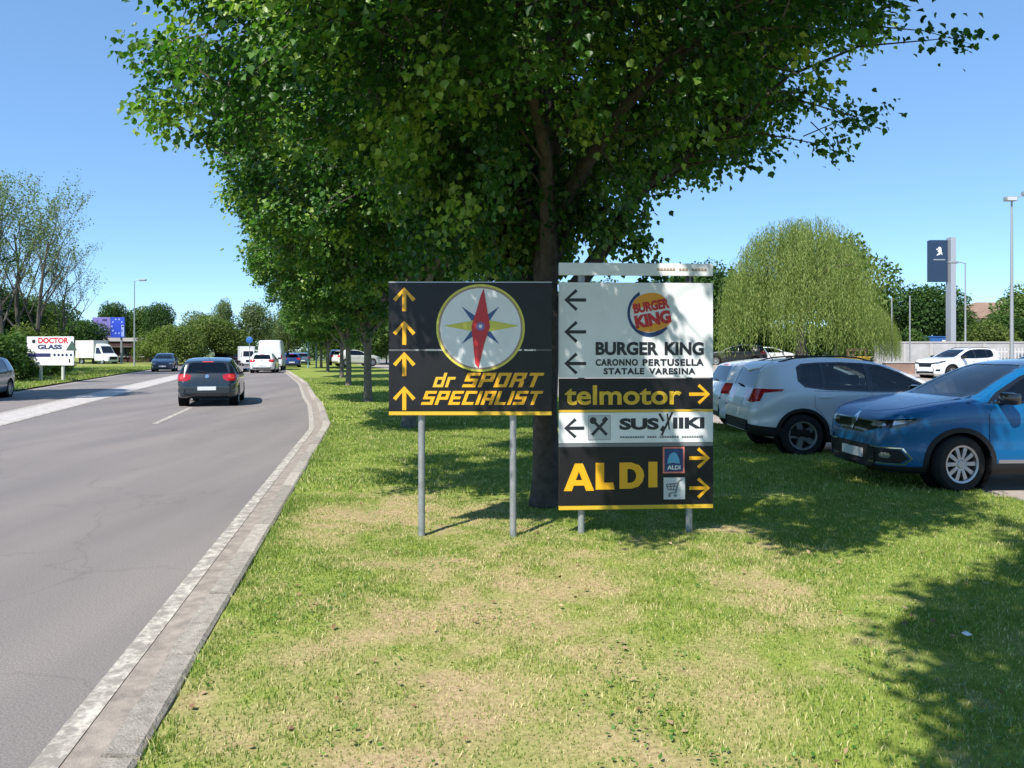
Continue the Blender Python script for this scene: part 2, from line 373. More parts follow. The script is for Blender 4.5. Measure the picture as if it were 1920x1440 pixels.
# ------------------------------------------------------------------ grass blades
leaf_mat('blade', (.12, .205, .034), (.315, .375, .078), (.76, .635, .37), trans=.32, rough=.6, spec=.25)
def grass(name, n, y0, y1, xr, hmin, hmax, wid, seed, power=1.0, side='verge'):
    r = np.random.default_rng(seed)
    y = y0 + (y1 - y0) * r.random(n * 2)**power
    if side == 'verge':
        xa = cur(KERB, y, .01); xb = np.minimum(cur(PARK, y, .3), xr * y + 2.2)
        xa = np.maximum(xa, -(.75 * y + 2.0))
    else:
        xb = cur(LEFT, y, .1); xa = xb - 14
    x = xa + (xb - xa) * r.random(n * 2)
    if side == 'verge':
        dens = 1 - .40 * dryness(x, y)
        keep = (r.random(n * 2) < dens * (.55 + .45 * (fbm(x * 3, y * 3, 44, 3) > .42))); x = x[keep][:n]; y = y[keep][:n]
        d = dryness(x, y); z = zg(x, y)
    else:
        d = np.clip(fbm(x * .5, y * .5, 8) - .4, 0, 1) * .5; z = np.full_like(x, .04)
    m = len(x); a = r.random(m) * 2 * PI
    tall = (fbm(x * 2.2, y * 2.2, 61, 3) - .3) * 1.8
    h = (hmin + (hmax - hmin) * r.random(m)) * np.clip(.5 + .75 * tall, .4, 1.5) * (1 - .45 * d)
    if side == 'verge': h = h * (1 + .9 * np.exp(-((x - cur(KERB, y)) / .12)**2))
    w = wid * (.6 + .8 * r.random(m)); lean = (.15 + .95 * r.random(m)**1.3) * h
    la = r.random(m) * 2 * PI
    ca, sa = np.cos(a) * w / 2, np.sin(a) * w / 2; lx, ly = np.cos(la) * lean, np.sin(la) * lean
    p0 = np.stack([x - ca, y - sa, z - .01], 1); p1 = np.stack([x + ca, y + sa, z - .01], 1)
    p2 = np.stack([x + .7 * ca + lx * .35, y + .7 * sa + ly * .35, z + h * .58], 1); p3 = np.stack([x - .7 * ca + lx * .35, y - .7 * sa + ly * .35, z + h * .58], 1)
    p4 = np.stack([x + lx, y + ly, z + h], 1)
    V = np.stack([p0, p1, p2, p3, p4], 1).reshape(-1, 3); o = np.arange(m)[:, None] * 5
    Fc = np.concatenate([o + np.array([[0, 1, 2]]), o + np.array([[0, 2, 3]]), o + np.array([[3, 2, 4]])])
    straw = r.random(m) < (.14 + .50 * d)
    shade = .8 * fbm(x * 1.3, y * 1.3, 71, 3)
    t = np.where(straw, .72 + .28 * r.random(m), np.clip(.02 + .42 * r.random(m) + .5 * (shade - .4), 0, .58))
    me = np_mesh(name, V, Fc, np.repeat(t, 5))
    return tag(link(name, me, M['blade']), kind='stuff')
grass('grass', 260000, 2.0, 8.6, .80, .012, .038, .0055, 1, .72)
grass('grass', 120000, 8.6, 17, .62, .018, .06, .010, 2, .8)
grass('grass', 60000, 17, 46, .3, .03, .07, .022, 3, 1.2)
grass('roadside_grass', 45000, 20, 75, 0, .06, .22, .04, 4, 1.0, 'far')

# ------------------------------------------------------------------ trees
STAR = np.array([(0, 0, 0), (.36, .12, .07), (.50, .50, .15), (.30, .60, .07), (.0, .98, -.08), (-.30, .60, .07), (-.50, .50, .15), (-.36, .12, .07)])
STAR_F = np.array([(0, 1, 3, 4), (1, 2, 3, 3), (0, 4, 5, 7), (7, 5, 6, 6)])
OVAL = np.array([(0, 0, 0), (.36, .45, .07), (0, 1, 0), (-.36, .45, .07)])
def leaves(name, P, tip, nor, size, tint, shape='star', m=None):
    """leaf blades at P pointing along tip; returns one mesh of small faces"""
    tip = tip / (np.linalg.norm(tip, axis=1, keepdims=True) + 1e-9)
    nor = nor - tip * (nor * tip).sum(1, keepdims=True); nor = nor / (np.linalg.norm(nor, axis=1, keepdims=True) + 1e-9)
    sd = np.cross(tip, nor)
    T = STAR if shape == 'star' else OVAL; k = len(T); N = len(P)
    wf = 1.0 if shape != 'slim' else .28
    V = P[:, None] + size[:, None, None] * (T[None, :, 0:1] * wf * sd[:, None] + T[None, :, 1:2] * tip[:, None] + T[None, :, 2:3] * nor[:, None])
    o = np.arange(N)[:, None] * k
    if shape == 'star':
        tri = np.array([(0, 1, 3), (1, 2, 3), (0, 3, 4), (0, 4, 5), (0, 5, 7), (7, 5, 6)])
        Fc = (o[:, None] + tri[None]).reshape(-1, 3)
    else:
        Fc = np.concatenate([o + np.array([[0, 1, 2]]), o + np.array([[0, 2, 3]])])
    return np_mesh(name, V.reshape(-1, 3), Fc, np.repeat(tint, k))

def rnd_unit(r, n):
    v = r.normal(size=(n, 3)); return v / np.linalg.norm(v, axis=1, keepdims=True)

mat('bark', (.10, .085, .07), .95, col2=(.045, .037, .03), nscale=9, bump=.9, bscale=28)
mat('bark_grey', (.20, .18, .155), .95, col2=(.09, .08, .068), nscale=7, bump=.8, bscale=24)
mat('bark_far', (.075, .068, .058), .95)
leaf_mat('leaf_row', (.021, .076, .014), (.08, .182, .028), (.32, .42, .08), trans=.40)
leaf_mat('leaf_dark', (.022, .055, .012), (.042, .092, .02), (.085, .15, .03), trans=.28, rough=.6, spec=.2)
leaf_mat('leaf_mid', (.04, .085, .018), (.08, .145, .03), (.14, .20, .05), trans=.3, rough=.6, spec=.2)
leaf_mat('leaf_olive', (.07, .10, .022), (.13, .175, .04), (.20, .24, .075), trans=.35, rough=.7, spec=.15)
leaf_mat('leaf_pale', (.09, .125, .045), (.15, .195, .075), (.23, .26, .12), trans=.35, rough=.7, spec=.15)
leaf_mat('leaf_grey', (.10, .15, .055), (.18, .235, .10), (.27, .32, .16), trans=.3, rough=.7, spec=.15)
leaf_mat('leaf_willow', (.125, .18, .037), (.23, .285, .078), (.36, .405, .15), trans=.45, rough=.6, spec=.2)

def lawn_scatter(name, n, size, m, seed, up, wet):
    r = np.random.default_rng(seed); y = 2.2 + 11 * r.random(n * 3)**1.4; xa = cur(KERB, y, .04); xb = np.minimum(cur(PARK, y, .2), .8 * y + 2); x = xa + (xb - xa) * r.random(n * 3)
    k = fbm(x * 1.7, y * 1.7, seed, 3) > wet; x = x[k][:n]; y = y[k][:n]; N = len(x)
    P = np.stack([x, y, zg(x, y) + .012 + up * r.random(N)], 1)
    me = leaves(name, P, rnd_unit(r, N) * np.array([1, 1, .35]), rnd_unit(r, N) * .45 + np.array([0, 0, 1]), size * (.5 + .8 * r.random(N)), r.random(N), 'oval')
    tag(link(name, me, M[m]), kind='stuff')

def row_tree(seed, n_clu, per, lsize, r_max=3.20, gaps=(), front=1.0, lean=0.0, low=0):
    """broad roadside tree with a short trunk: branch mesh and crown mesh"""
    r = np.random.default_rng(seed); rr = random.Random(seed)
    zb = lambda q: np.interp(q, [0, .7, 1.2, 1.7, 2.5, 3.1, 3.5, 3.9, 4.2], [2.25, 2.55, 3.1, 3.45, 3.7, 3.85, 4.2, 4.8, 5.6])
    zt = lambda q: 9.3 - 3.7 * (np.asarray(q) / 4.2)**2.6
    b = MB()
    tr = [(0,0,-.15),(0,0,.05),(.01,0,.3),(.0,.02,1.0),(.03,.0,1.8),(.0,.02,2.5),(.06,.03,3.4),(.1,.0,4.6),(.05,.08,6.0),(.12,.05,7.4),(.1,.1,8.8)]
    b.tube(tr, [.20,.175,.148,.132,.128,.132,.11,.085,.065,.04,.015], 12)
    tips = []
    nl = 20
    for k in range(nl):
        az = k * 2.39996 + rr.uniform(-.3, .3); z0 = 1.95 + 5.6 * (k / nl)**1.15
        q = (1.8 + 1.4 * rr.random()) * (1.0 if z0 < 5 else .75)
        zend = max(zb(q) + .35, min(z0 + q * rr.uniform(.5, 1.05), zt(q) - .4))
        base = Vector((.04, .02, z0)); end = Vector((math.cos(az) * q, math.sin(az) * q, zend))
        pts = []
        for t in (0, .2, .4, .6, .8, 1):
            p = base.lerp(end, t); p.z += .5 * math.sin(PI * t) * .7 + rr.uniform(-.08, .08); p.x += rr.uniform(-.1, .1) * t; p.y += rr.uniform(-.1, .1) * t
            pts.append(p)
        r0 = .085 * (1 - .55 * k / nl) + .02
        b.tube(pts, [r0 * (1 - .86 * t / 5) for t in range(6)], 7)
        for j in range(8):
            t = .3 + .7 * j / 7; s = base.lerp(end, t); s.z += .35 * math.sin(PI * t)
            d = Vector((math.cos(az + rr.uniform(-1.4, 1.4)), math.sin(az + rr.uniform(-1.4, 1.4)), rr.uniform(-.35, .7))) * rr.uniform(.6, 1.5)
            e = s + d; mid = s.lerp(e, .5) + Vector((0, 0, .12))
            b.tube([s, mid, e], [.016, .011, .004], 4, False); tips.append(e); tips.append(mid)
    branch = b
    # foliage clusters through the envelope, denser towards its shell
    C = []
    while len(C) < n_clu:
        q = r_max * math.sqrt(r.random()); az = r.random() * 2 * PI
        lob = 1 + .08 * math.sin(3 * az + seed) + .07 * math.sin(5 * az + 2.1 * seed)
        lo, hi = float(zb(q)), float(zt(q))
        z = lo + (hi - lo) * r.random()
        sh = min((z - lo) / .9, (hi - z) / 1.0, (r_max - q) / .8)
        if sh > 1 and r.random() > .42: continue
        fr = front if math.sin(az) < 0 else 1.0
        p = np.array([math.cos(az) * q * lob + lean * min(1, q / 1.5), math.sin(az) * q * lob * fr, z + .25 * math.sin(4 * az + q) + (.45 * max(0, math.cos(az)) * max(0, 1 - (z - lo) / 1.5) * min(1, q) if low else 0)])
        g = fbm(p[0:1] * .8 + p[2] * .31 + 40, p[1:2] * .8 + p[2] * .53 + 40, seed + 5, 3)[0]
        if g < .37 and sh < 1.4: continue
        C.append(p)
    for k in range(low):                                            # low sprays round the fork of the trunk
        az = PI * (.42 + .75 * r.random()); q = .25 + 1.15 * r.random(); C.append(np.array([math.cos(az) * q, math.sin(az) * q, 2.55 + .12 * q + .95 * r.random()]))
    if low:
        for k in range(7): C.append(np.array([.55 + .13 * k, -.1, 3.05 - .028 * k * k]))
    C = np.array(C)
    if tips:
        tp = np.array([tuple(t) for t in tips]); C = np.concatenate([C, tp])
    if len(gaps):
        for (a, d, rad) in gaps:
            a = np.array(a); d = np.array(d) / np.linalg.norm(d); v = C - a
            dist = np.linalg.norm(v - (v @ d)[:, None] * d, axis=1); C = C[dist > rad]
    n = len(C); out = C.copy(); out[:, 2] -= 5.2; out /= (np.linalg.norm(out, axis=1, keepdims=True) + 1e-6)
    axis = out * .8 + rnd_unit(r, n) * .7 + np.array([0, 0, -.15]); axis /= np.linalg.norm(axis, axis=1, keepdims=True)
    for c, a in zip(C, axis):
        a = Vector(a); c = Vector(c); b.tube([c - a * .55, c - a * .15 + Vector((0, 0, .04)), c + a * .24], [.008, .005, .002], 3, False)
    idx = np.repeat(np.arange(n), per); N = len(idx)
    t = r.random(N)
    P = C[idx] + axis[idx] * ((t - .45) * .50)[:, None] + r.normal(size=(N, 3)) * np.array([.10, .10, .08])
    if len(gaps):
        keep = np.ones(N, bool)
        for (a, d, rad) in gaps:
            a = np.array(a); d = np.array(d) / np.linalg.norm(d); v = P - a
            keep &= np.linalg.norm(v - (v @ d)[:, None] * d, axis=1) > rad * .8
        P = P[keep]; idx = idx[keep]; N = len(P)
    tip = out[idx] * .55 + rnd_unit(r, N) * .65 + np.array([0, 0, -.55])
    nor = out[idx] * .35 + rnd_unit(r, N) * .55 + np.array([0, 0, .75])
    size = lsize * (.55 + .75 * r.random(N))
    cl = np.clip(.42 + .27 * r.normal(size=n), 0, 1)
    tint = np.clip(cl[idx] + .16 * r.normal(size=N), 0, 1)
    return branch, leaves('crown', P, tip, nor, size, tint, 'star')

def blob_tree(seed, h, rad, trunk_h, n, lsize, lobes=9, flat=.8, shape='oval', droop=-.1, limbs=7, r0=.16):
    """generic tree built from leaf clumps on lobes carried by limbs"""
    r = np.random.default_rng(seed); rr = random.Random(seed); b = MB()
    b.tube([(0,0,-.3),(.02,0,trunk_h*.5),(.05,.03,trunk_h),(.0,.05,h*.7),(.05,0,h*.92)], [r0*1.2, r0, r0*.85, r0*.45, r0*.1], 8)
    L = []
    for k in range(lobes):
        az = k * 2.39996 + rr.uniform(-.4, .4); f = (k + .5) / lobes
        z = trunk_h + (h - trunk_h) * (.18 + .66 * f); q = rad * (.62 * math.sqrt(max(0, 1 - ((f - .38) / .68)**2))) * rr.uniform(.75, 1.1)
        c = Vector((math.cos(az) * q, math.sin(az) * q, z)); L.append((c, rad * rr.uniform(.36, .56)))
        s = Vector((0, 0, trunk_h + (z - trunk_h) * .35)); b.tube([s, s.lerp(c, .5) + Vector((0, 0, .2)), c], [r0*.4, r0*.27, r0*.1], 5, False)
    L.append((Vector((0, 0, h - rad * .45)), rad * .48))
    C = []; W = []
    for c, q in L: W.append(q**2)
    W = np.array(W) / sum(W); pick = r.choice(len(L), n, p=W)
    cen = np.array([tuple(c) for c, q in L])[pick]; q = np.array([q for c, q in L])[pick]
    u = rnd_unit(r, n); rad_ = (1 - .55 * r.random(n)**2.2)
    # ragged edge: clumps along random directions
    rag = .80 + .42 * fbm(u[:, 0] * 2.2 + pick * 3.1 + 30, u[:, 1] * 2.2 + u[:, 2] * 1.7 + 30, seed, 3)
    P = cen + u * (q * rad_ * rag)[:, None] * np.array([1, 1, flat]) + r.normal(size=(n, 3)) * rad * .035
    tip = u * .6 + rnd_unit(r, n) * .7 + np.array([0, 0, droop * 4]); nor = u * .7 + rnd_unit(r, n) * .6 + np.array([0, 0, .4])
    tl = np.clip(.45 + .2 * r.normal(size=len(L)), .05, .95)
    tint = np.clip(tl[pick] + .18 * r.normal(size=n), 0, 1)
    return b, leaves('crown', P, tip, nor, lsize * (.6 + .8 * r.random(n)), tint, shape)

def bare_tree(seed, h, spread, n_leaf):
    """tall half-bare poplar: upright boughs, thin twigs, a thin veil of young leaves"""
    r = np.random.default_rng(seed); rr = random.Random(seed); b = MB(); tips = []
    def grow(p, d, ln, rad, lev):
        pts = [p]; q = p; dd = d.copy()
        for k in range(4):
            dd = (dd + Vector((rr.uniform(-.14, .14), rr.uniform(-.14, .14), .07 + .05 * lev))).normalized(); q = q + dd * ln / 4; pts.append(q)
        b.tube(pts, [rad * (1 - .17 * k) for k in range(5)], 6 if lev < 2 else 4, False)
        tips.extend(pts[2:] if lev >= 2 else [])
        if lev >= 4: return
        nb = {0: 9, 1: 5, 2: 4, 3: 3}[lev]
        for k in range(nb):
            t = (.30 if lev == 0 else .25) + .72 * (k + rr.random() * .5) / nb; i_ = min(3, int(t * 4)); s = pts[i_].lerp(pts[i_ + 1], t * 4 - i_)
            a = rr.random() * 2 * PI; side = Vector((math.cos(a), math.sin(a), 0)); e = (dd * .75 + side * spread * (1 if lev == 0 else 1.15)).normalized()
            grow(s, e, ln * rr.uniform(.42, .6) * (1.1 - .45 * t if lev == 0 else 1), rad * (1 - .6 * t) * .5, lev + 1)
    grow(Vector((0, 0, -.2)), Vector((0, 0, 1)), h * .86, h * .016, 0)
    T = np.array([tuple(t) for t in tips]); pick = r.choice(len(T), n_leaf)
    P = T[pick] + r.normal(size=(n_leaf, 3)) * .16
    tint = np.clip(.5 + .25 * r.normal(size=n_leaf), 0, 1)
    return b, leaves('crown', P, rnd_unit(r, n_leaf) + np.array([0, 0, -.5]), rnd_unit(r, n_leaf) + np.array([0, 0, .6]), .15 * (.6 + .8 * r.random(n_leaf)), tint, 'oval')

def willow_tree(seed=5):
    r = np.random.default_rng(seed); rr = random.Random(seed); b = MB(); H, R = 10.4, 5.1
    b.tube([(0,0,-.3),(.1,0,1.2),(.0,.1,2.6),(.15,0,4.5),(.1,.1,7),(.2,0,9)], [.5,.4,.36,.26,.15,.05], 10)
    Ps, Ts, Ti = [], [], []
    for k in range(30):
        az = k * 2.39996; f = rr.random(); q = R * (.25 + .55 * f); z = H * (.93 - .28 * f) - rr.random()
        e = Vector((math.cos(az) * q, math.sin(az) * q, z)); s = Vector((0, 0, 2.4 + 3.5 * rr.random()))
        b.tube([s, s.lerp(e, .5) + Vector((0, 0, .7)), e], [.13, .08, .02], 6, False)
    ns = 3200
    for k in range(ns):
        az = rr.random() * 2 * PI; f = rr.random()**.6; lob = 1 + .08 * math.sin(3 * az + 1) + .08 * math.sin(7 * az)
        if vnoise(np.array([az * 5.2 + 9]), np.array([f * 4.0]), 77)[0] < .36: continue
        q = R * f * lob; top = H * (1 - .38 * f**3) - .9 * rr.random() - .9 * max(0, math.sin(5 * az + 3 * f)) + .9 * f * math.cos(az - .5)
        bot = rr.uniform(.5, 1.9) + (1 - f) * 3.0 * rr.random()
        ln = min(top - bot, rr.uniform(1.6, 6.4)); ln = max(ln, .8)
        if f > .75 and rr.random() < .45: top = top - rr.uniform(0, 2.4); ln = max(.8, min(top - bot, ln))
        m = int(ln * 7.5); t = np.arange(m) / max(1, m)
        bow = .35 * rr.random()
        x = math.cos(az) * (q + bow * np.sin(t * 1.6)) + .05 * r.normal(size=m); y = math.sin(az) * (q + bow * np.sin(t * 1.6)) + .05 * r.normal(size=m)
        Ps.append(np.stack([x, y, top - ln * t], 1)); base = np.clip(.48 + .2 * r.normal(), 0, 1); Ti.append(np.clip(base + .14 * r.normal(size=m) + 0 * t, 0, 1))
    P = np.concatenate(Ps); N = len(P); tint = np.concatenate(Ti)
    tip = rnd_unit(r, N) * .55 + np.array([0, 0, -1.0]); nor = rnd_unit(r, N) + P * np.array([.12, .12, 0])
    return b, leaves('crown', P, tip, nor, .23 * (.6 + .7 * r.random(N)), tint, 'slim')

TREE = {}
def tree_kind(key, built, bark, leaf):
    b, me = built; TREE[key] = (b, me, bark, leaf, [])
def plant(key, name, x, y, rz, s, label, group=None, sz=None, cat='tree', z=None):
    b, me, bark, leaf, made = TREE[key]
    zz = gz(x, y) if z is None else z
    t = empty(name, (x, y, zz), rz, label, cat, group); t.scale = (s, s, sz or s)
    if not made:
        tr = b.build('trunk', M[bark], t, 55); cr = link('crown', me, M[leaf], t); made += [tr, cr]
    else:
        for o in made:
            c = o.copy(); COL.objects.link(c); c.parent = t
    return t

# roadside row: the tree by the signs has its own crown
sv = np.array([-SHX * math.cos(SUN_EL), -SHY * math.cos(SUN_EL), math.sin(SUN_EL)])
T0 = np.array([.352, 8.2, .05])
def toward_sun(px, py, D, r_): return (np.array([wx(px, D), D, wz(py, D)]) - T0, sv, r_)
GAPS = [toward_sun(1300, 560, 6.9, .20), toward_sun(1230, 660, 6.9, .16), toward_sun(1080, 800, 6.9, .16), toward_sun(850, 720, 6.75, .22), toward_sun(1290, 800, 6.9, .15),
        toward_sun(1100, 900, 6.9, .17), toward_sun(1310, 690, 6.9, .16), toward_sun(1260, 505, 6.9, .16)]  # holes carved through the crown along sun rays to put lit patches on the signs
tree_kind('main', row_tree(11, 2500, 84, .064, gaps=GAPS, front=1.5, lean=-.16, low=110), 'bark', 'leaf_row')
tree_kind('row', row_tree(23, 1900, 58, .086, r_max=3.8), 'bark_grey', 'leaf_row')
leaf_mat('leaf_dead', (.16, .09, .05), (.30, .19, .10), (.48, .36, .22), trans=.1, rough=.8, spec=.15)
lawn_scatter('fallen_leaves', 500, .035, 'leaf_dead', 5, .02, .42)
leaf_mat('leaf_weed', (.05, .14, .02), (.10, .21, .03), (.17, .29, .05), trans=.25)
lawn_scatter('clover', 5000, .024, 'leaf_weed', 8, .022, .53)
RG = 'row of broad leafy trees on the grass verge'
plant('main', 'roadside_tree', T0[0], T0[1], 0, 1.0, 'big broad leafy tree with dark trunk standing right behind the signs', RG, z=.05)
for x, y, rz, s, sz, lb in ((-2.2, 16.4, .8, .98, .98, 'leafy roadside tree second in the row, its trunk showing under the black sign'),
                        (-4.6, 24.6, 2.1, .92, .88, 'leafy roadside tree with thick dark trunk just left of the black sign'),
                        (-7.6, 35.8, 4.0, .9, .86, 'leafy roadside tree with pale sunlit trunk, fourth in the row'),
                        (-10.3, 46.5, 5.2, .88, .84, 'leafy roadside tree with thin dark trunk, fifth in the row'),
                        (-14.0, 58.5, 1.3, .86, .82, 'leafy roadside tree far along the verge, sixth in the row'),
                        (-17.6, 71, 3.1, .86, .8, 'small looking leafy tree at the far end of the row'),
                        (3.75, -.8, 3.7, .98, 1.0, 'leafy roadside tree beside the viewer that shades the near right lawn')):
    plant('row', 'roadside_tree', x, y, rz, s, lb, RG, sz)
# ------------------------------------------------------------------ signs
mat('sign_black', (.013, .0125, .0145), .38, spec=.35, noise=.3, nscale=3)
mat('sign_white', (.76, .77, .78), .38, spec=.4, noise=.07, nscale=2.6)
mat('sign_yellow', (.80, .40, .012), .4); mat('sign_gold', (.66, .42, .03), .4)
mat('sign_ink', (.02, .022, .03), .45); mat('galvanised', (.36, .37, .38), .5, metal=.55, noise=.2, nscale=14)
mat('alu_edge', (.42, .43, .44), .4, metal=.6); mat('red_ink', (.55, .025, .03), .4); mat('navy_ink', (.02, .05, .16), .4)
mat('orange_ink', (.80, .33, .03), .4); mat('olive_yellow', (.62, .58, .08), .4); mat('blue_ink', (.05, .10, .26), .4); mat('sky_ink', (.12, .38, .62), .4)
mat('pink_ink', (.72, .20, .16), .4); mat('brown_ink', (.34, .24, .17), .5); mat('plain_white', (.8, .8, .8), .4); mat('dim_navy', (.035, .04, .14), .45); mat('grey_ink', (.16, .17, .18), .5)
mat('purple_panel', (.19, .16, .42), .45); mat('royal_blue', (.03, .07, .48), .4); mat('pale_blue', (.30, .38, .72), .4)

def text_part(name, txt, x0, x1, z0, z1, y, m, parent, bold=.02, shear=0.0, space=1.0, rot=0.0):
    cu = bpy.data.curves.new('lettering', 'FONT'); cu.body = txt; cu.size = 1; cu.offset = bold; cu.shear = shear; cu.space_character = space
    cu.extrude = .02; cu.resolution_u = 4
    tmp = bpy.data.objects.new('tmp', cu); COL.objects.link(tmp); bpy.context.view_layer.update()
    me = bpy.data.meshes.new_from_object(tmp.evaluated_get(bpy.context.evaluated_depsgraph_get()))
    bpy.data.objects.remove(tmp); bpy.data.curves.remove(cu)
    n = len(me.vertices); co = np.empty(n * 3, np.float32); me.vertices.foreach_get('co', co); co = co.reshape(-1, 3)
    mn, mx = co.min(0), co.max(0); q = (co - mn) / (mx - mn)
    X = x0 + q[:, 0] * (x1 - x0); Z = z0 + q[:, 1] * (z1 - z0); Yv = y + .0015 - q[:, 2] * .003
    if rot:
        cx, cz = (x0 + x1) / 2, (z0 + z1) / 2; c, s = math.cos(rot), math.sin(rot); X, Z = cx + (X - cx) * c - (Z - cz) * s, cz + (X - cx) * s + (Z - cz) * c
    me.vertices.foreach_set('co', np.stack([X, Yv, Z], 1).astype(np.float32).ravel()); me.materials.clear(); me.update()
    return link(name, me, m, parent)

def flat(polys, y, t=.002):
    """raised flat shapes facing -y; every later shape stands a hair prouder"""
    b = MB()
    for k, p in enumerate(polys):
        yf = y - t - k * .00025; n = len(p)
        vs = [(u, yf, v) for u, v in p] + [(u, y + .001, v) for u, v in p]
        b.add(vs, [tuple(range(n))] + [(a, (a + 1) % n, (a + 1) % n + n, a + n) for a in range(n)])
    return b
def stroke(p, q, w):
    d = Vector((q[0] - p[0], q[1] - p[1])).normalized(); n = Vector((-d.y, d.x)) * w / 2
    return [(p[0] + n.x, p[1] + n.y), (p[0] - n.x, p[1] - n.y), (q[0] - n.x, q[1] - n.y), (q[0] + n.x, q[1] + n.y)]
def disc(cx, cz, r, n=48, r2=None): return [(cx + r * math.cos(2 * PI * k / n), cz + (r2 or r) * math.sin(2 * PI * k / n)) for k in range(n)]
def arrow(cx, cz, L_, w, ang, head=.5):
    """thin arrow with an open head, pointing along ang"""
    c, s = math.cos(ang), math.sin(ang); R_ = lambda u, v: (cx + u * c - v * s, cz + u * s + v * c)
    h = L_ * head; k = w * .72
    pl = [(L_/2, 0), (L_/2 - h - k*.2, h), (L_/2 - h - k*1.05, h - k), (L_/2 - w*1.55, w/2), (-L_/2, w/2), (-L_/2, -w/2), (L_/2 - w*1.55, -w/2), (L_/2 - h - k*1.05, -h + k), (L_/2 - h - k*.2, -h)]
    return [R_(u, v) for u, v in pl]

class Board:
    def __init__(s, name, label, cat, pxc, D, zgr, rz=0.0):
        s.D = D; s.pxc = pxc; s.k = D / F; s.z0 = zgr
        s.root = empty(name, (wx(pxc, D), D, zgr), rz, label, cat)
    def x(s, px): return (px - s.pxc) * s.k
    def z(s, py): return CH + (HZ - py) * s.k - s.z0
    def pt(s, px, py): return (s.x(px), s.z(py))
    def panel(s, name, x0, y0, x1, y1, m, t=.03, y=0.0, bev=.003, parent=None):
        return MB().box(((s.x(x0) + s.x(x1)) / 2, y + t / 2, (s.z(y0) + s.z(y1)) / 2), (abs(s.x(x1) - s.x(x0)), t, abs(s.z(y0) - s.z(y1)))).build(name, m, parent or s.root, bevel=bev)
    def text(s, t, x0, y0, x1, y1, m, parent, y=-.002, **k): return text_part('lettering', t, s.x(x0), s.x(x1), s.z(y1), s.z(y0), y, m, parent, **k)
    def arrow(s, px, py, L_, w, ang, m, parent, head=.5):
        return flat([arrow(s.x(px), s.z(py), L_ * s.k, w * s.k, ang, head)], 0).build('arrow', m, parent)
    def post(s, px, top, y=.065, r=.03):
        x = s.x(px)
        return MB().tube([(x, y, -.25), (x, y, .4), (x, y, s.z(top))], r, 20).build('post', M['galvanised'], s.root, 40)

# --- black sign on two posts
zl = gz(wx(880, 6.75), 6.75)
A = Board('direction_sign', 'black directional sign with four yellow up arrows and a round compass emblem', 'sign', 881.5, 6.75, zl)
p1 = A.panel('upper_panel', 729, 530, 1034.5, 655, M['sign_black']); p2 = A.panel('lower_panel', 729, 657.5, 1034.5, 771, M['sign_black'])
tr = A.panel('yellow_trim', 729, 771.6, 1034.5, 778.5, M['sign_gold'], t=.032, bev=.001)
A.panel('edge_rail', 728, 528, 1035, 530, M['alu_edge'], t=.034, bev=.0005); A.panel('joint_rail', 729, 655.3, 1034.5, 657.2, M['grey_ink'], t=.029, y=.002, bev=.0004)
A.post(789, 545); A.post(962, 545)
for py, par in ((561, p1), (624, p1), (682.5, p2), (746.5, p2)): A.arrow(758, py, 45, 7.5, PI / 2, M['sign_yellow'], par, .47)
em = flat([disc(*A.pt(901, 615), 83 * A.k, 72, 82 * A.k)], -.0005, .006).build('compass_emblem', M['olive_yellow'], A.root)
flat([disc(*A.pt(901, 615), 75.5 * A.k, 72, 74.5 * A.k)], -.0065, .001).build('dial', M['sign_white'], em)
ring = flat([disc(*A.pt(901, 615), 79 * A.k, 72, 78 * A.k)], -.0065, .0004).build('ring', M['brown_ink'], em)
def dia(cx, cy, a, L_, w):
    c, s_ = math.cos(a), math.sin(a); return [A.pt(cx + u * c - v * s_, cy + u * s_ + v * c) for u, v in ((L_, 0), (0, w), (-L_, 0), (0, -w))][::-1]
flat([dia(901, 610, a, 50, 9) for a in (PI * .25, PI * .75)], -.008, .001).build('compass_star', M['blue_ink'], em)
flat([dia(903, 611, 0, 71, 13)], -.0098, .001).build('compass_star', M['olive_yellow'], em)
flat([[A.pt(px, py) for px, py in ((907, 541), (914, 583), (919, 612), (908, 645), (897, 690), (891, 682), (887, 640), (884, 612), (893, 584), (901, 556))][::-1]], -.0112, .001).build('compass_needle', M['red_ink'], em)
flat([disc(*A.pt(901, 612), 8 * A.k, 20)], -.0126, .0008).build('hub', M['purple_panel'], em); flat([disc(*A.pt(901, 612), 3.5 * A.k, 16)], -.014, .0006).build('hub', M['sign_white'], em)

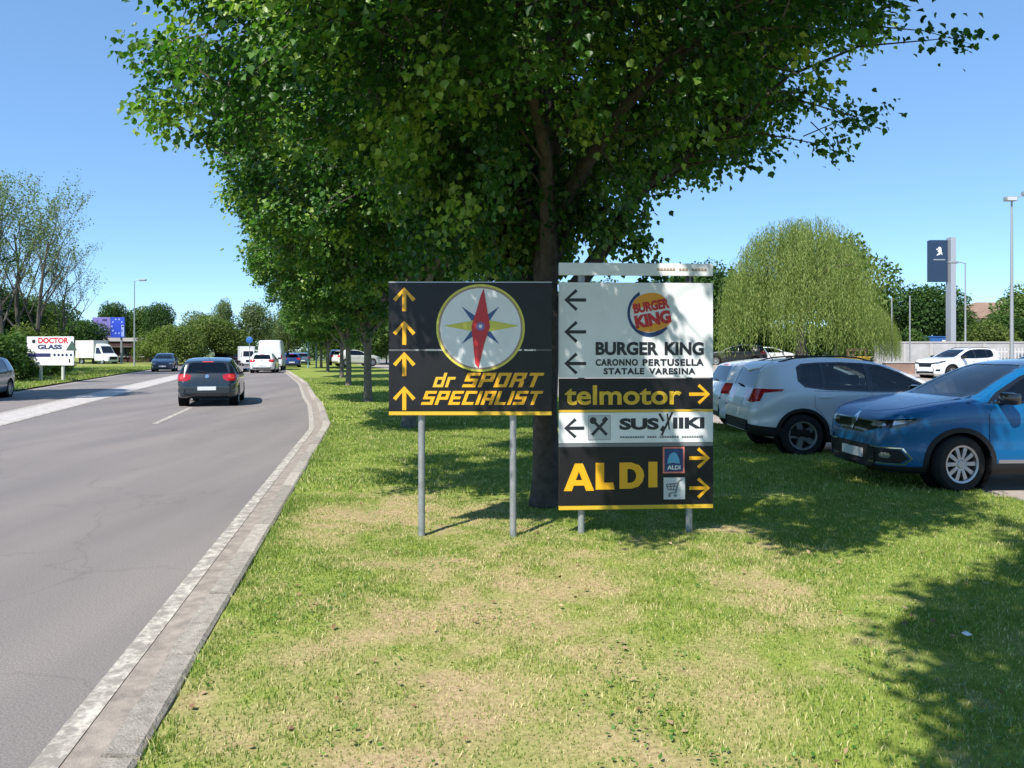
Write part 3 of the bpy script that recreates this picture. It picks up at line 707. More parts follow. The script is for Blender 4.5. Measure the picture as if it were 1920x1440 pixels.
# block lettering, slanted, built on a 5 x 7 stroke grid so that it is square like the sign's
GLY = {'S': [(0,5.6,5,7),(0,4.2,1.5,5.6),(0,2.8,5,4.2),(3.5,1.4,5,2.8),(0,0,5,1.4)], 'P': [(0,0,1.5,7),(1.5,5.6,5,7),(3.5,4,5,5.6),(1.5,2.6,5,4)],
       'O': [(0,0,1.5,7),(3.5,0,5,7),(1.5,5.6,3.5,7),(1.5,0,3.5,1.4)], 'R': [(0,0,1.5,7),(1.5,5.6,5,7),(3.5,4.1,5,5.6),(1.5,2.8,4.6,4.1),(3.4,0,5,2.8)],
       'T': [(0,5.6,5.4,7),(1.95,0,3.45,5.6)], 'E': [(0,0,1.5,7),(1.5,5.6,5,7),(1.5,2.8,4.4,4.2),(1.5,0,5,1.4)], 'C': [(0,0,1.5,7),(1.5,5.6,5,7),(1.5,0,5,1.4)],
       'I': [(0,0,1.5,7)], 'A': [(0,0,1.5,7),(3.5,0,5,7),(1.5,5.6,3.5,7),(1.5,2.2,3.5,3.5)], 'L': [(0,0,1.5,7),(1.5,0,4.8,1.4)],
       'd': [(0,0,1.5,5),(1.5,3.7,3.5,5),(1.5,0,3.5,1.3),(3.5,0,5,7)], 'r': [(0,0,1.5,5),(1.5,3.7,3.8,5)], ' ': []}
def block(txt, B, x0, y0, x1, y1, m, parent, slant=.32, gap=.9):
    polys = []; cur_ = 0
    for ch in txt:
        g = GLY[ch]; w = max([r[2] for r in g] or [1.8])
        for (a, b_, c, d) in g: polys.append([(cur_ + u + slant * v, v) for u, v in ((a, b_), (c, b_), (c, d), (a, d))])
        cur_ += w + gap
    X1 = max(u for p in polys for u, v in p); sx = (B.x(x1) - B.x(x0)) / X1; h = B.z(y0) - B.z(y1)
    mb = MB()
    for p in polys:
        q = [(B.x(x0) + u * sx, B.z(y1) + v / 7 * h) for u, v in p]; mb.add([(u, -.0035, v) for u, v in q] + [(u, .001, v) for u, v in q], [(0,1,2,3),(0,4,5,1),(1,5,6,2),(2,6,7,3),(3,7,4,0)])
    return mb.build('lettering', m, parent)
block('dr', A, 811, 699, 855, 726, M['sign_gold'], p2); block('SPORT', A, 866, 699, 1021, 726, M['sign_yellow'], p2)
block('SPECIALIST', A, 789, 733, 1019, 759, M['sign_yellow'], p2)

# --- tall white and black sign on two posts
zr = gz(wx(1194, 6.9), 6.9)
B = Board('direction_sign', 'tall directional sign stacking white and black shop panels under a blank white strip', 'sign', 1193.5, 6.9, zr, math.radians(4.0))
W_, K_ = M['sign_white'], M['sign_black']
top = B.panel('top_strip', 1047, 493.5, 1340, 516.5, W_); bk = B.panel('restaurant_panel', 1047, 530, 1340, 708, W_)
tm = B.panel('black_panel', 1047, 709.5, 1340, 767.5, K_); B.panel('yellow_trim', 1047, 768.2, 1340, 772.5, M['sign_gold'], t=.032, bev=.001)
su = B.panel('sushi_panel', 1047, 773.3, 1340, 830, W_); B.panel('joint_rail', 1047, 830.6, 1340, 837, M['grey_ink'], t=.026, y=.002, bev=.001)
al = B.panel('supermarket_panel', 1047, 837.6, 1340, 946.5, K_); B.panel('yellow_trim', 1047, 947.2, 1340, 954.5, M['sign_gold'], t=.032, bev=.001)
B.post(1091, 500); B.post(1298, 500)
for px in (1294, 1302): B.panel('clamp', px - 2.5, 515, px + 2.5, 531.5, M['sign_ink'], t=.02, y=.031, bev=.001)
def word(a, b_, x0, st, w, py, h, m, par):
    mb = MB().box((B.x(x0 + (a + b_) / 2 * st), -.0005, B.z(py + h * .35)), ((b_ - a + .6) * st * B.k, .002, h * .25 * B.k))
    for q in range(a, b_ + 1): mb.box((B.x(x0 + q * st), -.0015, B.z(py)), (B.k * w, .0025, B.k * h))
    mb.build('faded_word', m, par)
for a, b_ in ((0, 5), (7, 9), (11, 15)): word(a, b_, 1235, 6, 4.2, 505, 4.5, M['brown_ink'], top)
for py in (563, 622.5, 681.5): B.arrow(1077.5, py, 41, 6.2, PI, M['sign_ink'], bk, .5)
B.text('BURGER', 1116, 641, 1235, 666, M['sign_ink'], bk, bold=.04); B.text('KING', 1247, 641, 1322, 666, M['sign_ink'], bk, bold=.04)
for t_, x0_, x1_, y0_, y1_ in (('CARONNO', 1116, 1196, 673, 686), ('PERTUSELLA', 1205, 1322, 673, 686), ('STATALE', 1131, 1208, 690, 702), ('VARESINA', 1217, 1306, 690, 702)): B.text(t_, x0_, y0_, x1_, y1_, M['sign_ink'], bk, bold=.04, space=1.15)
# burger emblem: two bun halves, tilted red letters, blue crescent
c0 = B.pt(1221, 587); k = B.k; rt = math.radians(10)
def rotp(pl): return [(c0[0] + u * k * math.cos(rt) - v * k * math.sin(rt), c0[1] + u * k * math.sin(rt) + v * k * math.cos(rt)) for u, v in pl]
bun_t = [(34 * math.cos(a), 14 + 24 * math.sin(a)) for a in np.linspace(0, PI, 24)]; bun_b = [(34 * math.cos(a), -19 + 16 * math.sin(a)) for a in np.linspace(PI, 2 * PI, 24)]
lg = flat([rotp(bun_t), rotp(bun_b)], 0).build('burger_emblem', M['orange_ink'], bk)
outer = [(43 * math.cos(a), 45 * math.sin(a)) for a in np.linspace(math.radians(118), math.radians(322), 40)]
inner = [(-1.5 + 36.5 * math.cos(a), .5 + 37.5 * math.sin(a)) for a in np.linspace(math.radians(322), math.radians(118), 40)]
cres = []
for i_ in range(39): cres.append([outer[i_], outer[i_ + 1], inner[38 - i_], inner[39 - i_]])
mb = MB()
for q in cres:
    r_ = [B.pt(1219 + u, 587 - v) for u, v in q]; mb.add([(u, -.002, v) for u, v in r_], [(0, 1, 2, 3)])
mb.build('crescent', M['navy_ink'], lg)
text_part('lettering', 'BURGER', B.x(1187), B.x(1256), B.z(583), B.z(564), -.003, M['red_ink'], lg, bold=.05, rot=rt)
text_part('lettering', 'KING', B.x(1190), B.x(1259), B.z(611), B.z(586), -.003, M['red_ink'], lg, bold=.06, rot=rt)
B.text('telmotor', 1058, 722, 1279, 759, M['sign_gold'], tm, bold=.022); B.arrow(1314, 739.5, 40, 6.2, 0, M['sign_yellow'], tm, .48)
B.arrow(1075.5, 802, 38, 6.2, PI, M['sign_ink'], su, .5)
ic = B.panel('restaurant_icon', 1102, 778.5, 1144, 824.5, M['grey_ink'], t=.003, y=-.003, bev=.0005, parent=su)
MB().box(((B.x(1102.8) + B.x(1143.2)) / 2, -.0036, (B.z(779.3) + B.z(823.7)) / 2), (B.k * 40.4, .001, B.k * 44.4)).build('icon_face', mat('icon_grey', (.50, .52, .54), .4), ic)
flat([stroke(B.pt(1109, 815), B.pt(1133, 790), 5.5 * k), stroke(B.pt(1137, 815), B.pt(1113, 790), 5.5 * k), disc(*B.pt(1111, 788), 6.5 * k, 16), stroke(B.pt(1130, 790), B.pt(1137, 783), 8 * k)], -.0042, .001).build('cutlery', M['sign_ink'], ic)
B.text('SUS', 1161, 784, 1236, 806, M['sign_ink'], su, bold=.05); B.text('IIKI', 1263, 783, 1323, 804, M['sign_ink'], su, bold=.045)
flat([stroke(B.pt(1241, 817), B.pt(1262, 773), 3.6 * k), stroke(B.pt(1245, 790), B.pt(1237, 776), 4.5 * k), stroke(B.pt(1246, 800), B.pt(1240, 808), 6 * k), stroke(B.pt(1256, 806), B.pt(1252, 776), 2.4 * k)], 0).build('chopsticks', M['sign_ink'], su)
for a, b_ in ((0, 9), (11, 14), (16, 23), (25, 33)): word(a, b_, 1164, 4.7, 3.2, 819.5, 3.4, M['grey_ink'], su)
# ALDI in heavy hand-cut letters
mb = MB()
def cut_letter(polys):
    for p in polys:
        q = [B.pt(px, py) for px, py in p]; n = len(q); mb.add([(u, -.0035, v) for u, v in q] + [(u, .001, v) for u, v in q], [tuple(range(n))] + [(a, a + n, (a + 1) % n + n, (a + 1) % n) for a in range(n)])
cut_letter([[(1056, 919), (1077, 868), (1084.5, 868), (1084.5, 883), (1071, 919)], [(1098, 919), (1084.5, 883), (1084.5, 868), (1092, 868), (1113, 919)], [(1074.75, 909), (1078.5, 899), (1090.5, 899), (1094.25, 909)]])
cut_letter([[(1116, 867), (1132, 867), (1132, 904), (1116, 904)], [(1116, 904), (1149, 904), (1152, 917), (1116, 917)]])
D_o = [(1161, 867), (1184, 867), (1198, 872), (1206, 882), (1208, 892), (1205, 903), (1197, 912), (1184, 916), (1161, 916)]
D_i = [(1176, 879), (1183, 879), (1189, 882), (1192, 887), (1193, 892), (1192, 897), (1189, 902), (1183, 905), (1176, 905)]
cut_letter([[D_o[i_], D_o[(i_ + 1) % 9], D_i[(i_ + 1) % 9], D_i[i_]] for i_ in range(9)])
cut_letter([[(1216, 866), (1233, 866), (1233, 914), (1216, 914)]])
mb.build('lettering', M['sign_yellow'], al)
lo = B.panel('shop_emblem', 1243.5, 838.5, 1285, 888, M['pink_ink'], t=.003, y=-.003, bev=.0005, parent=al)
flat([[B.pt(px, py) for px, py in ((1246.5, 885), (1282, 885), (1282, 841.5), (1246.5, 841.5))]], -.0032, .0005).build('emblem_face', M['navy_ink'], lo)
flat([[B.pt(px, py) for px, py in ((1252, 870), (1262, 868), (1276, 870), (1275, 862), (1270, 852), (1264, 848), (1257, 852), (1253, 861))]], -.004, .0006).build('emblem_wave', M['sky_ink'], lo)
text_part('lettering', 'ALDI', B.x(1252), B.x(1277), B.z(881), B.z(873), -.004, M['plain_white'], lo, bold=.03)
ca = B.panel('trolley_icon', 1245, 896, 1286, 937, mat('icon_light', (.55, .57, .60), .4), t=.003, y=-.003, bev=.0005, parent=al)
flat([stroke(B.pt(1281, 900), B.pt(1274, 903), 3 * k), stroke(B.pt(1274, 903), B.pt(1268, 924), 3 * k), stroke(B.pt(1273, 907), B.pt(1250, 909), 2.2 * k), stroke(B.pt(1250, 909), B.pt(1254, 919), 2.2 * k), stroke(B.pt(1254, 919), B.pt(1269, 919), 2.2 * k),
      stroke(B.pt(1252, 913), B.pt(1271, 912), 2 * k), stroke(B.pt(1258, 908), B.pt(1259, 919), 1.8 * k), stroke(B.pt(1265, 908), B.pt(1264, 919), 1.8 * k), stroke(B.pt(1268, 924), B.pt(1254, 926), 2 * k),
      disc(*B.pt(1256, 930), 2.6 * k, 14), disc(*B.pt(1267, 930), 2.6 * k, 14)], -.0032, .001).build('trolley', M['grey_ink'], ca)
B.arrow(1314, 860, 40, 6.4, 0, M['sign_yellow'], al, .5); B.arrow(1314, 916.5, 40, 6.4, 0, M['sign_yellow'], al, .5)

# --- white roadside board across the road
zq = .05
C_ = Board('roadside_board', 'white advertising board with red and navy lettering on two pale posts across the road', 'sign', 94, 41, zq, math.radians(-6))
pb = C_.panel('board', 47, 631, 141, 685, M['sign_white'], t=.06, bev=.008)
for px in (72, 117): MB().box((C_.x(px), .12, C_.z(705) / 2 + .3), (.12, .12, C_.z(660))).build('post', mat('pale_post', (.5, .52, .46), .7), C_.root)
C_.text('DOCTOR', 70, 633, 131, 644, M['red_ink'], pb, y=-.004, bold=.04); C_.text('GLASS', 69, 646, 118, 655, M['dim_navy'], pb, y=-.004, bold=.05)
flat([[C_.pt(px, py) for px, py in ((50, 669), (95, 669), (95, 662.5), (50, 662.5))]], 0, .008).build('blue_strip', M['dim_navy'], pb)
for px in (103, 111, 119, 127, 136): flat([disc(*C_.pt(px, 665.5), 2.6 * C_.k, 12)], 0, .008).build('dot', M['dim_navy'], pb)
flat([[C_.pt(px, py) for px, py in ((126, 657), (148, 657), (138, 638))]], 0, .012).build('dark_triangle', mat('dark_green', (.06, .10, .08), .5), pb)
flat([disc(*C_.pt(61, 640), 3.6 * C_.k, 14)], 0, .008).build('round_mark', M['sign_ink'], pb)
for px in (55, 133): flat([[C_.pt(px - 1.5, 680), C_.pt(px + 1.5, 680), C_.pt(px + 1.5, 673), C_.pt(px - 1.5, 673)]], 0, .008).build('mark', M['sign_ink'], pb)
# ------------------------------------------------------------------ cars
mat('paint_blue', (.001, .11, .285), .34, metal=.1, coat=.45); mat('paint_silver', (.66, .69, .71), .36, metal=.1, coat=.5)
mat('paint_white', (.72, .74, .75), .35, coat=.7); mat('paint_anthracite', (.011, .019, .027), .3, metal=.05, coat=1.0)
mat('paint_navy', (.015, .03, .07), .3, metal=.3, coat=1.0); mat('paint_slate', (.10, .13, .17), .32, metal=.4, coat=1.0); mat('paint_cream', (.62, .60, .54), .35, coat=.7)
mat('paint_midblue', (.02, .06, .22), .3, metal=.2, coat=1.0); mat('paint_red', (.3, .02, .02), .3, coat=1.0); mat('paint_black', (.012, .013, .016), .3, coat=1.0)
mat('plastic', (.016, .016, .017), .6, spec=.3); mat('gloss_black', (.008, .008, .009), .15, coat=.6); mat('seam', (.006, .006, .007), .8, spec=.1)
mat('chrome', (.72, .73, .74), .16, metal=1.0); mat('satin', (.42, .43, .44), .38, metal=.85); mat('tyre', (.02, .02, .021), .85, spec=.25); mat('rim_alloy', (.40, .41, .42), .35, metal=.8)
mat('rim_dark', (.03, .03, .032), .5, metal=.4); mat('red_lens', (.36, .008, .012), .14, coat=1.0); mat('red_lens_bright', (.62, .05, .05), .14, coat=1.0); mat('clear_lens', (.34, .36, .38), .1, metal=.6, coat=1.0)
mat('plate', (.62, .65, .66), .45); mat('seat_cloth', (.035, .037, .04), .9); mat('lining', (.03, .031, .033), .9, spec=.2); mat('dash', (.022, .022, .024), .7, spec=.3)
glass_mat('glass', (.60, .68, .65)); glass_mat('glass_dark', (.14, .18, .19)); glass_mat('glass_clear', (.82, .88, .85))

def catmull(P, n, sym=False):
    P = [np.array(p, float) for p in P]; a0 = 2 * P[0] - P[1]; a1 = 2 * P[-1] - P[-2]
    if sym: a0 = P[1] * (-1, 1); a1 = P[-2] * (-1, 1)
    P = [a0] + P + [a1]; out = []
    for i_ in range(1, len(P) - 2):
        a, b_, c, d = P[i_ - 1], P[i_], P[i_ + 1], P[i_ + 2]
        for k in range(n):
            t = k / n; out.append(.5 * (2 * b_ + (c - a) * t + (2 * a - 5 * b_ + 4 * c - d) * t * t + (3 * b_ - a - 3 * c + d) * t**3))
    out.append(P[-2]); return np.array(out)

def shell(S):
    top = catmull(S['top'], 8)
    sl = np.concatenate([[0], np.cumsum(np.hypot(np.diff(top[:, 0]), np.diff(top[:, 1])))])
    u = np.linspace(0, sl[-1], 120); X = np.interp(u, sl, top[:, 0]); ZT = np.interp(u, sl, top[:, 1])
    X = np.minimum.accumulate(X)
    def f(T, x):
        T = catmull(T, 6); T = T[np.argsort(T[:, 0])]; return np.interp(x, T[:, 0], T[:, 1])
    bm = bmesh.new(); rings = []
    tum = S.get('tumble', .36)
    for x, zt in zip(X, ZT):
        zb = min(float(f(S['bottom'], x)), zt - .08); wb = float(f(S['half'], x)); zs = min(float(f(S['belt'], x)), zt - .015)
        Hh = zs - zb; g = zt - zs; cr = min(.065, .55 * g); wr = wb - .035 - tum * max(g - .06, 0) - .02 * min(1, g / .3)
        c6 = np.array((wb - .03, zs)); c8 = np.array((wr, zt - cr - min(.03, .2 * g))); c7 = (c6 + c8) / 2 + np.array((.018 * min(1, g / .5), 0))
        ctl = [(0, zb), (.7 * wb, zb), (.93 * wb, zb + .05 * Hh), (wb - .008, zb + .28 * Hh), (wb - .012, zb + .52 * Hh), (wb, zb + .74 * Hh), (wb - .006, zb + .9 * Hh), c6, c7, c8, (wr - .055, zt - cr * .42), (.62 * wr, zt - cr * .14), (.3 * wr, zt - .03 * cr), (0, zt)]
        h = catmull(ctl, 3, True); h[:, 0] = np.maximum(h[:, 0], 0)
        ring = [bm.verts.new((x, -y, z)) for y, z in h[::-1]] + [bm.verts.new((x, y, z)) for y, z in h[1:-1]]
        rings.append(ring)
    n = len(rings[0])
    for a, b_ in zip(rings[:-1], rings[1:]):
        for k in range(n): bm.faces.new((a[k], a[(k + 1) % n], b_[(k + 1) % n], b_[k]))
    bm.faces.new(rings[0][::-1]); bm.faces.new(rings[-1])
    bmesh.ops.remove_doubles(bm, verts=bm.verts[:], dist=.0012)
    bmesh.ops.dissolve_degenerate(bm, edges=bm.edges[:], dist=.0005)
    bmesh.ops.recalc_face_normals(bm, faces=bm.faces[:])
    return bm

ZUP = Vector((0, 0, 1))
def frame(n):
    n = Vector(n).normalized()
    if abs(n.z) > .9: return n, Vector((1, 0, 0)), Vector((0, 1, 0))
    return n, ZUP.cross(n), ZUP
def ccw(p):
    a = sum(p[i_][0] * p[(i_ + 1) % len(p)][1] - p[(i_ + 1) % len(p)][0] * p[i_][1] for i_ in range(len(p))); return list(p) if a > 0 else list(p)[::-1]
def cut(bm, poly, n, keep=None):
    """cut a convex opening, seen along n, out of the panels that face n"""
    n, U, V = frame(n); poly = ccw(poly); P2 = lambda v: (v.dot(U), v.dot(V))
    u0 = min(p[0] for p in poly) - .12; u1 = max(p[0] for p in poly) + .12; v0 = min(p[1] for p in poly) - .12; v1 = max(p[1] for p in poly) + .12
    ok = lambda f, c: f.normal.dot(n) > .05 and u0 < P2(c)[0] < u1 and v0 < P2(c)[1] < v1 and (keep is None or keep(c))
    for i_ in range(len(poly)):
        p, q = poly[i_], poly[(i_ + 1) % len(poly)]
        fs = [f for f in bm.faces if ok(f, f.calc_center_median())]
        nn = (U * (q[1] - p[1]) - V * (q[0] - p[0]))
        if nn.length < 1e-6: continue
        bmesh.ops.bisect_plane(bm, geom=list({g for f in fs for g in (*f.verts, *f.edges, f)}), plane_co=U * p[0] + V * p[1], plane_no=nn.normalized(), dist=1e-5)
    def inside(c):
        u, v = P2(c)
        return all((poly[(i_ + 1) % len(poly)][0] - poly[i_][0]) * (v - poly[i_][1]) - (poly[(i_ + 1) % len(poly)][1] - poly[i_][1]) * (u - poly[i_][0]) > -1e-6 for i_ in range(len(poly)))
    kill = [f for f in bm.faces if f.normal.dot(n) > .0 and (keep is None or keep(f.calc_center_median())) and inside(f.calc_center_median())]
    bmesh.ops.delete(bm, geom=kill, context='FACES')
def patch(bvh, poly, n, off=.003, grid=.05, skirt=.012):
    """a panel that hugs the body: polygon seen along n, laid on the shell with a turned-in edge"""
    n, U, V = frame(n); poly = ccw(poly); bm = bmesh.new()
    bm.faces.new([bm.verts.new((u, v, 0)) for u, v in poly]); bmesh.ops.triangulate(bm, faces=bm.faces[:])
    us = [p[0] for p in poly]; vs = [p[1] for p in poly]
    for ax, lo, hi in ((0, min(us), max(us)), (1, min(vs), max(vs))):
        k = int((hi - lo) / grid)
        for j in range(1, k + 1):
            co = Vector((0, 0, 0)); co[ax] = lo + (hi - lo) * j / (k + 1); no = Vector((0, 0, 0)); no[ax] = 1
            bmesh.ops.bisect_plane(bm, geom=bm.verts[:] + bm.edges[:] + bm.faces[:], plane_co=co, plane_no=no)
    for v in bm.verts:
        o = U * v.co.x + V * v.co.y; hit, nr, _, _ = bvh.ray_cast(o + n * 4, -n)
        if hit is None:
            hit, nr, _, _ = bvh.find_nearest(o + n * 1.6)
        v.co = hit + nr * off
    bmesh.ops.recalc_face_normals(bm, faces=bm.faces[:])
    s = sum(f.normal.dot(n) for f in bm.faces)
    if s < 0: bmesh.ops.reverse_faces(bm, faces=bm.faces[:])
    if skirt:
        be = [e for e in bm.edges if e.is_boundary]; r_ = bmesh.ops.extrude_edge_only(bm, edges=be)
        for g in r_['geom']:
            if isinstance(g, bmesh.types.BMVert): g.co -= n * skirt
    return bm
def mirrored(bm):
    b = bm.copy()
    for v in b.verts: v.co.y = -v.co.y
    bmesh.ops.reverse_faces(b, faces=b.faces[:]); return b
def grow(poly, d):
    """polygon with every edge moved outwards by d"""
    poly = ccw(poly); n = len(poly); out = []
    for i_ in range(n):
        p0, p, p1 = (Vector(poly[i_ - 1]), Vector(poly[i_]), Vector(poly[(i_ + 1) % n])); a = (p - p0).normalized(); b_ = (p1 - p).normalized()
        na, nb = Vector((a.y, -a.x)), Vector((b_.y, -b_.x)); m_ = (na + nb)
        m_ = m_.normalized() if m_.length > 1e-5 else na; out.append(tuple(p + m_ * d / max(.5, m_.dot(na))))
    return out

def wheel(parent, x, y, r, style, steer=0.0):
    """hub disc with tyre and rim; the outer face points away from the car"""
    s = 1 if y > 0 else -1; w = .205
    hub = MB().lathe([(.01, .03), (.14, .03), (.145, .0), (.145, -.03)], 24, axis='y').lathe([(.001, -.07), (r * .66, -.065), (r * .68, -.02)], 28, axis='y').build('wheel', M['rim_dark'], parent, 40)
    hub.location = (x, y, r); hub.rotation_euler = (0, 0, (0 if s > 0 else PI) + steer)
    rr_ = r * .655
    MB().lathe([(rr_, -w/2 + .01), (rr_ + .02, -w/2), (r - .03, -w/2 + .005), (r - .006, -w/2 + .03), (r, -w/4), (r, w/4), (r - .006, w/2 - .03), (r - .03, w/2 - .005), (rr_ + .02, w/2), (rr_, w/2 - .012)], 40, axis='y').build('tyre', M['tyre'], hub, 40)
    b = MB().lathe([(rr_ - .012, -w/2 + .02), (rr_ + .002, -w/2 + .012), (rr_ + .002, w/2 - .014), (rr_ + .004, w/2 - .006), (rr_ - .02, w/2 - .012), (rr_ - .026, w/2 - .04), (rr_ - .016, 0)], 40, axis='y', close=True)
    b.lathe([(.001, w/2 - .022), (.045, w/2 - .022), (.062, w/2 - .035), (.07, w/2 - .06)], 20, axis='y')
    ns = {'five': 5, 'ten': 10, 'multi': 8}[style]
    for k in range(ns):
        a = 2 * PI * k / ns; hw0, hw1 = {'five': (.04, .045), 'ten': (.019, .026), 'multi': (.024, .032)}[style]
        c, sn = math.cos(a), math.sin(a)
        pr = []
        for rad, hw, yo in ((.045, hw0, w/2 - .03), (rr_ * .6, (hw0 + hw1) / 2, w/2 - .022), (rr_ - .012, hw1, w/2 - .026)):
            for sg, dy in ((-1, 0), (1, 0), (1, -.035), (-1, -.035)):
                kk = hw * (1 if dy == 0 else 1.1) * sg; pr.append((rad * c - kk * sn, yo + dy, rad * sn + kk * c))
        fs = []
        for q in (0, 4): fs += [(q + i_, q + (i_ + 1) % 4, q + 4 + (i_ + 1) % 4, q + 4 + i_) for i_ in range(4)]
        b.add(pr, fs)
    b.build('rim', M['rim_alloy'], hub, 30)
    return hub

def seat(parent, x, y):
    b = MB(); b.box((x + .05, y, .50), (.50, .50, .16)); b.box((x - .24, y, .80), (.14, .48, .58)); b.box((x - .29, y, 1.19), (.09, .25, .17))
    return b.build('seat', M['seat_cloth'], parent, 50, bevel=.05)

def car(name, S, loc, rz, label, paint, group=None, interior=True, steer=0.0):
    root = empty(name, loc, rz, label, 'car', group); L2 = S['L'] / 2; sm = 35
    bm = shell(S); bvh = BVHTree.FromBMesh(bm); pm = M[paint]
    n_s = (0, 1, 0); side = lambda pl: [(-x, z) for x, z in pl]
    r, fa, ra, tk = S['r'], S['fa'], S['ra'], S['track']
    for ax in (fa, ra):
        arch = [(ax + (r + .045) * math.cos(a), r + (r + .045) * math.sin(a)) for a in np.linspace(math.radians(-38), math.radians(218), 26)]
        for sg in (1, -1): cut(bm, [(-sg * x, z) for x, z in arch], (0, sg, 0), lambda c, sg=sg: c.y * sg > .3)
    for w in S['windows']:
        for sg in (1, -1): cut(bm, [(-sg * x, z) for x, z in w[1]], (0, sg, 0), lambda c, sg=sg: c.y * sg > .25)
    cut(bm, S['windscreen'], (1, 0, 0), lambda c: c.x > -.2); cut(bm, S['rear_screen'], (-1, 0, 0), lambda c: c.x < -.5)
    li = bm.copy()
    for v in li.verts: v.normal_update()
    nv = [v.normal.copy() for v in li.verts]
    for v, q in zip(li.verts, nv): v.co -= q * .022
    bmesh.ops.reverse_faces(li, faces=li.faces[:])
    bm_obj('body', bm, pm, root, sm, False); bm_obj('cabin_lining', li, M['lining'], root, 40, False)
    # wheel wells
    for ax in (fa, ra):
        for sg in (1, -1):
            MB().lathe([(r + .055, sg * (tk + .075)), (r + .05, sg * (tk - .16)), (.01, sg * (tk - .17))], 28, (ax, 0, r), 'y').build('wheel_well', M['seam'], root, 40)
    # glass with black surrounds
    band = S['band']
    for sg in (1, -1):
        bb = patch(bvh, side(band), n_s, .0015, .06, .004)
        for w in S['windows']: cut(bb, side(w[1]), n_s)
        if sg < 0: bb = mirrored(bb)
        bm_obj('window_surround', bb, M['gloss_black'], root, 40, False)
    doors = {}
    for dn, pl in S['doors'].items():
        for sg in (1, -1):
            q = patch(bvh, side(grow(pl, .006)), n_s, .0008, .07, .002); q = q if sg > 0 else mirrored(q); se = bm_obj('door_seam', q, M['seam'], None, 40, False)
            q = patch(bvh, side(pl), n_s, .0034, .06, .004); q = q if sg > 0 else mirrored(q); d = bm_obj('door', q, pm, root, 40, False)
            se.parent = d; doors[dn, sg] = d
    for w in S['windows']:
        for sg in (1, -1):
            q = patch(bvh, side(grow(w[1], .004)), n_s, -.004, .08, 0); q = q if sg > 0 else mirrored(q); bm_obj('window', q, M[w[2] if len(w) > 2 else 'glass'], doors.get((w[0], sg), root), 40, False)
    for dn, hx, hz in S['handles']:
        for sg in (1, -1):
            hit = bvh.ray_cast(Vector((hx, 3, hz)), Vector((0, -1, 0)))[0]
            MB().box((hx, sg * (hit.y + .016), hz), (.17, .022, .026)).build('handle', pm if S.get('body_handles') else M['plastic'], doors.get((dn, sg), root), 40, bevel=.008)
    def surround(pl, n, d, m, nm, off=.0012):
        q = patch(bvh, grow(pl, d), n, off, .06, .003); cut(q, pl, n); bm_obj(nm, q, M[m], root, 40, False)
    surround(S['windscreen'], (1, 0, 0), .035, 'gloss_black', 'windscreen_surround'); surround(S['rear_screen'], (-1, 0, 0), .03, 'gloss_black', 'rear_screen_surround')
    bm_obj('windscreen', patch(bvh, grow(S['windscreen'], .004), (1, 0, 0), -.003, .07, 0), M['glass_clear'], root, 40, False)
    bm_obj('rear_screen', patch(bvh, grow(S['rear_screen'], .004), (-1, 0, 0), -.003, .07, 0), M[S.get('rear_glass', 'glass_dark')], root, 40, False)
    # panels, lamps, grilles and trim: (name, material, direction, polygon, offset, mirrored?)
    for t in S['patches']:
        nm, m, n, pl, off = t[:5]; both = len(t) > 5 and t[5]
        pts = side(pl) if tuple(n) == n_s else [(u - .78, v) for u, v in pl] if n is c45 else [(.80 - u, v) for u, v in pl] if n is r45 else pl
        q = patch(bvh, pts, n, off, .035, .02); qm = mirrored(q) if both else None
        mm = pm if m == 'BODY' else M[m]
        bm_obj(nm, q, mm, root, 40, False)
        if qm: bm_obj(nm, qm, mm, root, 40, False)
    if S.get('clad'):
        for ax in (fa, ra):
            A_ = np.linspace(math.radians(-20), math.radians(200), 24)
            pl = [(ax + (r + .095) * math.cos(a), r + (r + .095) * math.sin(a)) for a in A_] + [(ax + (r + .04) * math.cos(a), r + (r + .04) * math.sin(a)) for a in A_[::-1]]
            for sg in (1, -1):
                q = patch(bvh, side(pl), n_s, .010, .05, .03); q = q if sg > 0 else mirrored(q); bm_obj('arch_trim', q, M['plastic'], root, 40, False)
    for ax, st in ((fa, steer), (ra, 0)):
        for sg in (1, -1): wheel(root, ax, sg * tk, r, S['rim'], st)
    # door mirrors
    mx, mz = S['mirror']
    hit = bvh.ray_cast(Vector((mx, 3, mz)), Vector((0, -1, 0)))[0]
    for sg in (1, -1):
        b = MB().box((0, 0, 0), (.13, .21, .145)); mi = b.build('door_mirror', M[S.get('mirror_mat', 'plastic')], root, 50, bevel=.04)
        mi.location = (mx + .02, sg * (hit.y + .15), mz + .05); mi.rotation_euler = (0, 0, sg * .18)
        arm = MB().box((0, -sg * .11, -.06), (.07, .12, .04)).build('mirror_arm', M['plastic'], mi, 40, bevel=.01)
        MB().box((-.062, 0, .004), (.006, .16, .105)).build('mirror_glass', M['chrome'], mi, 40, bevel=.002)
    if interior:
        for y in (.36, -.36): seat(root, .02, y)
        b = MB(); b.box((-.80, 0, .52), (.46, 1.2, .16)); b.box((-1.05, 0, .84), (.13, 1.2, .56))
        for y in (-.4, 0, .4): b.box((-1.08, y, 1.17), (.08, .24, .14))
        b.build('rear_bench', M['seat_cloth'], root, 50, bevel=.04)
        xw = S['dash_x']
        MB().box((xw, 0, .86), (.46, 1.3, .22)).build('dashboard', M['dash'], root, 50, bevel=.06)
        ring_ = [(xw - .33 + .06 * math.sin(a) , .36 + .18 * math.cos(a), .92 + .17 * math.sin(a)) for a in np.linspace(0, 2 * PI, 25)]
        MB().tube(ring_, .014, 6, False).build('steering_wheel', M['plastic'], root, 50)
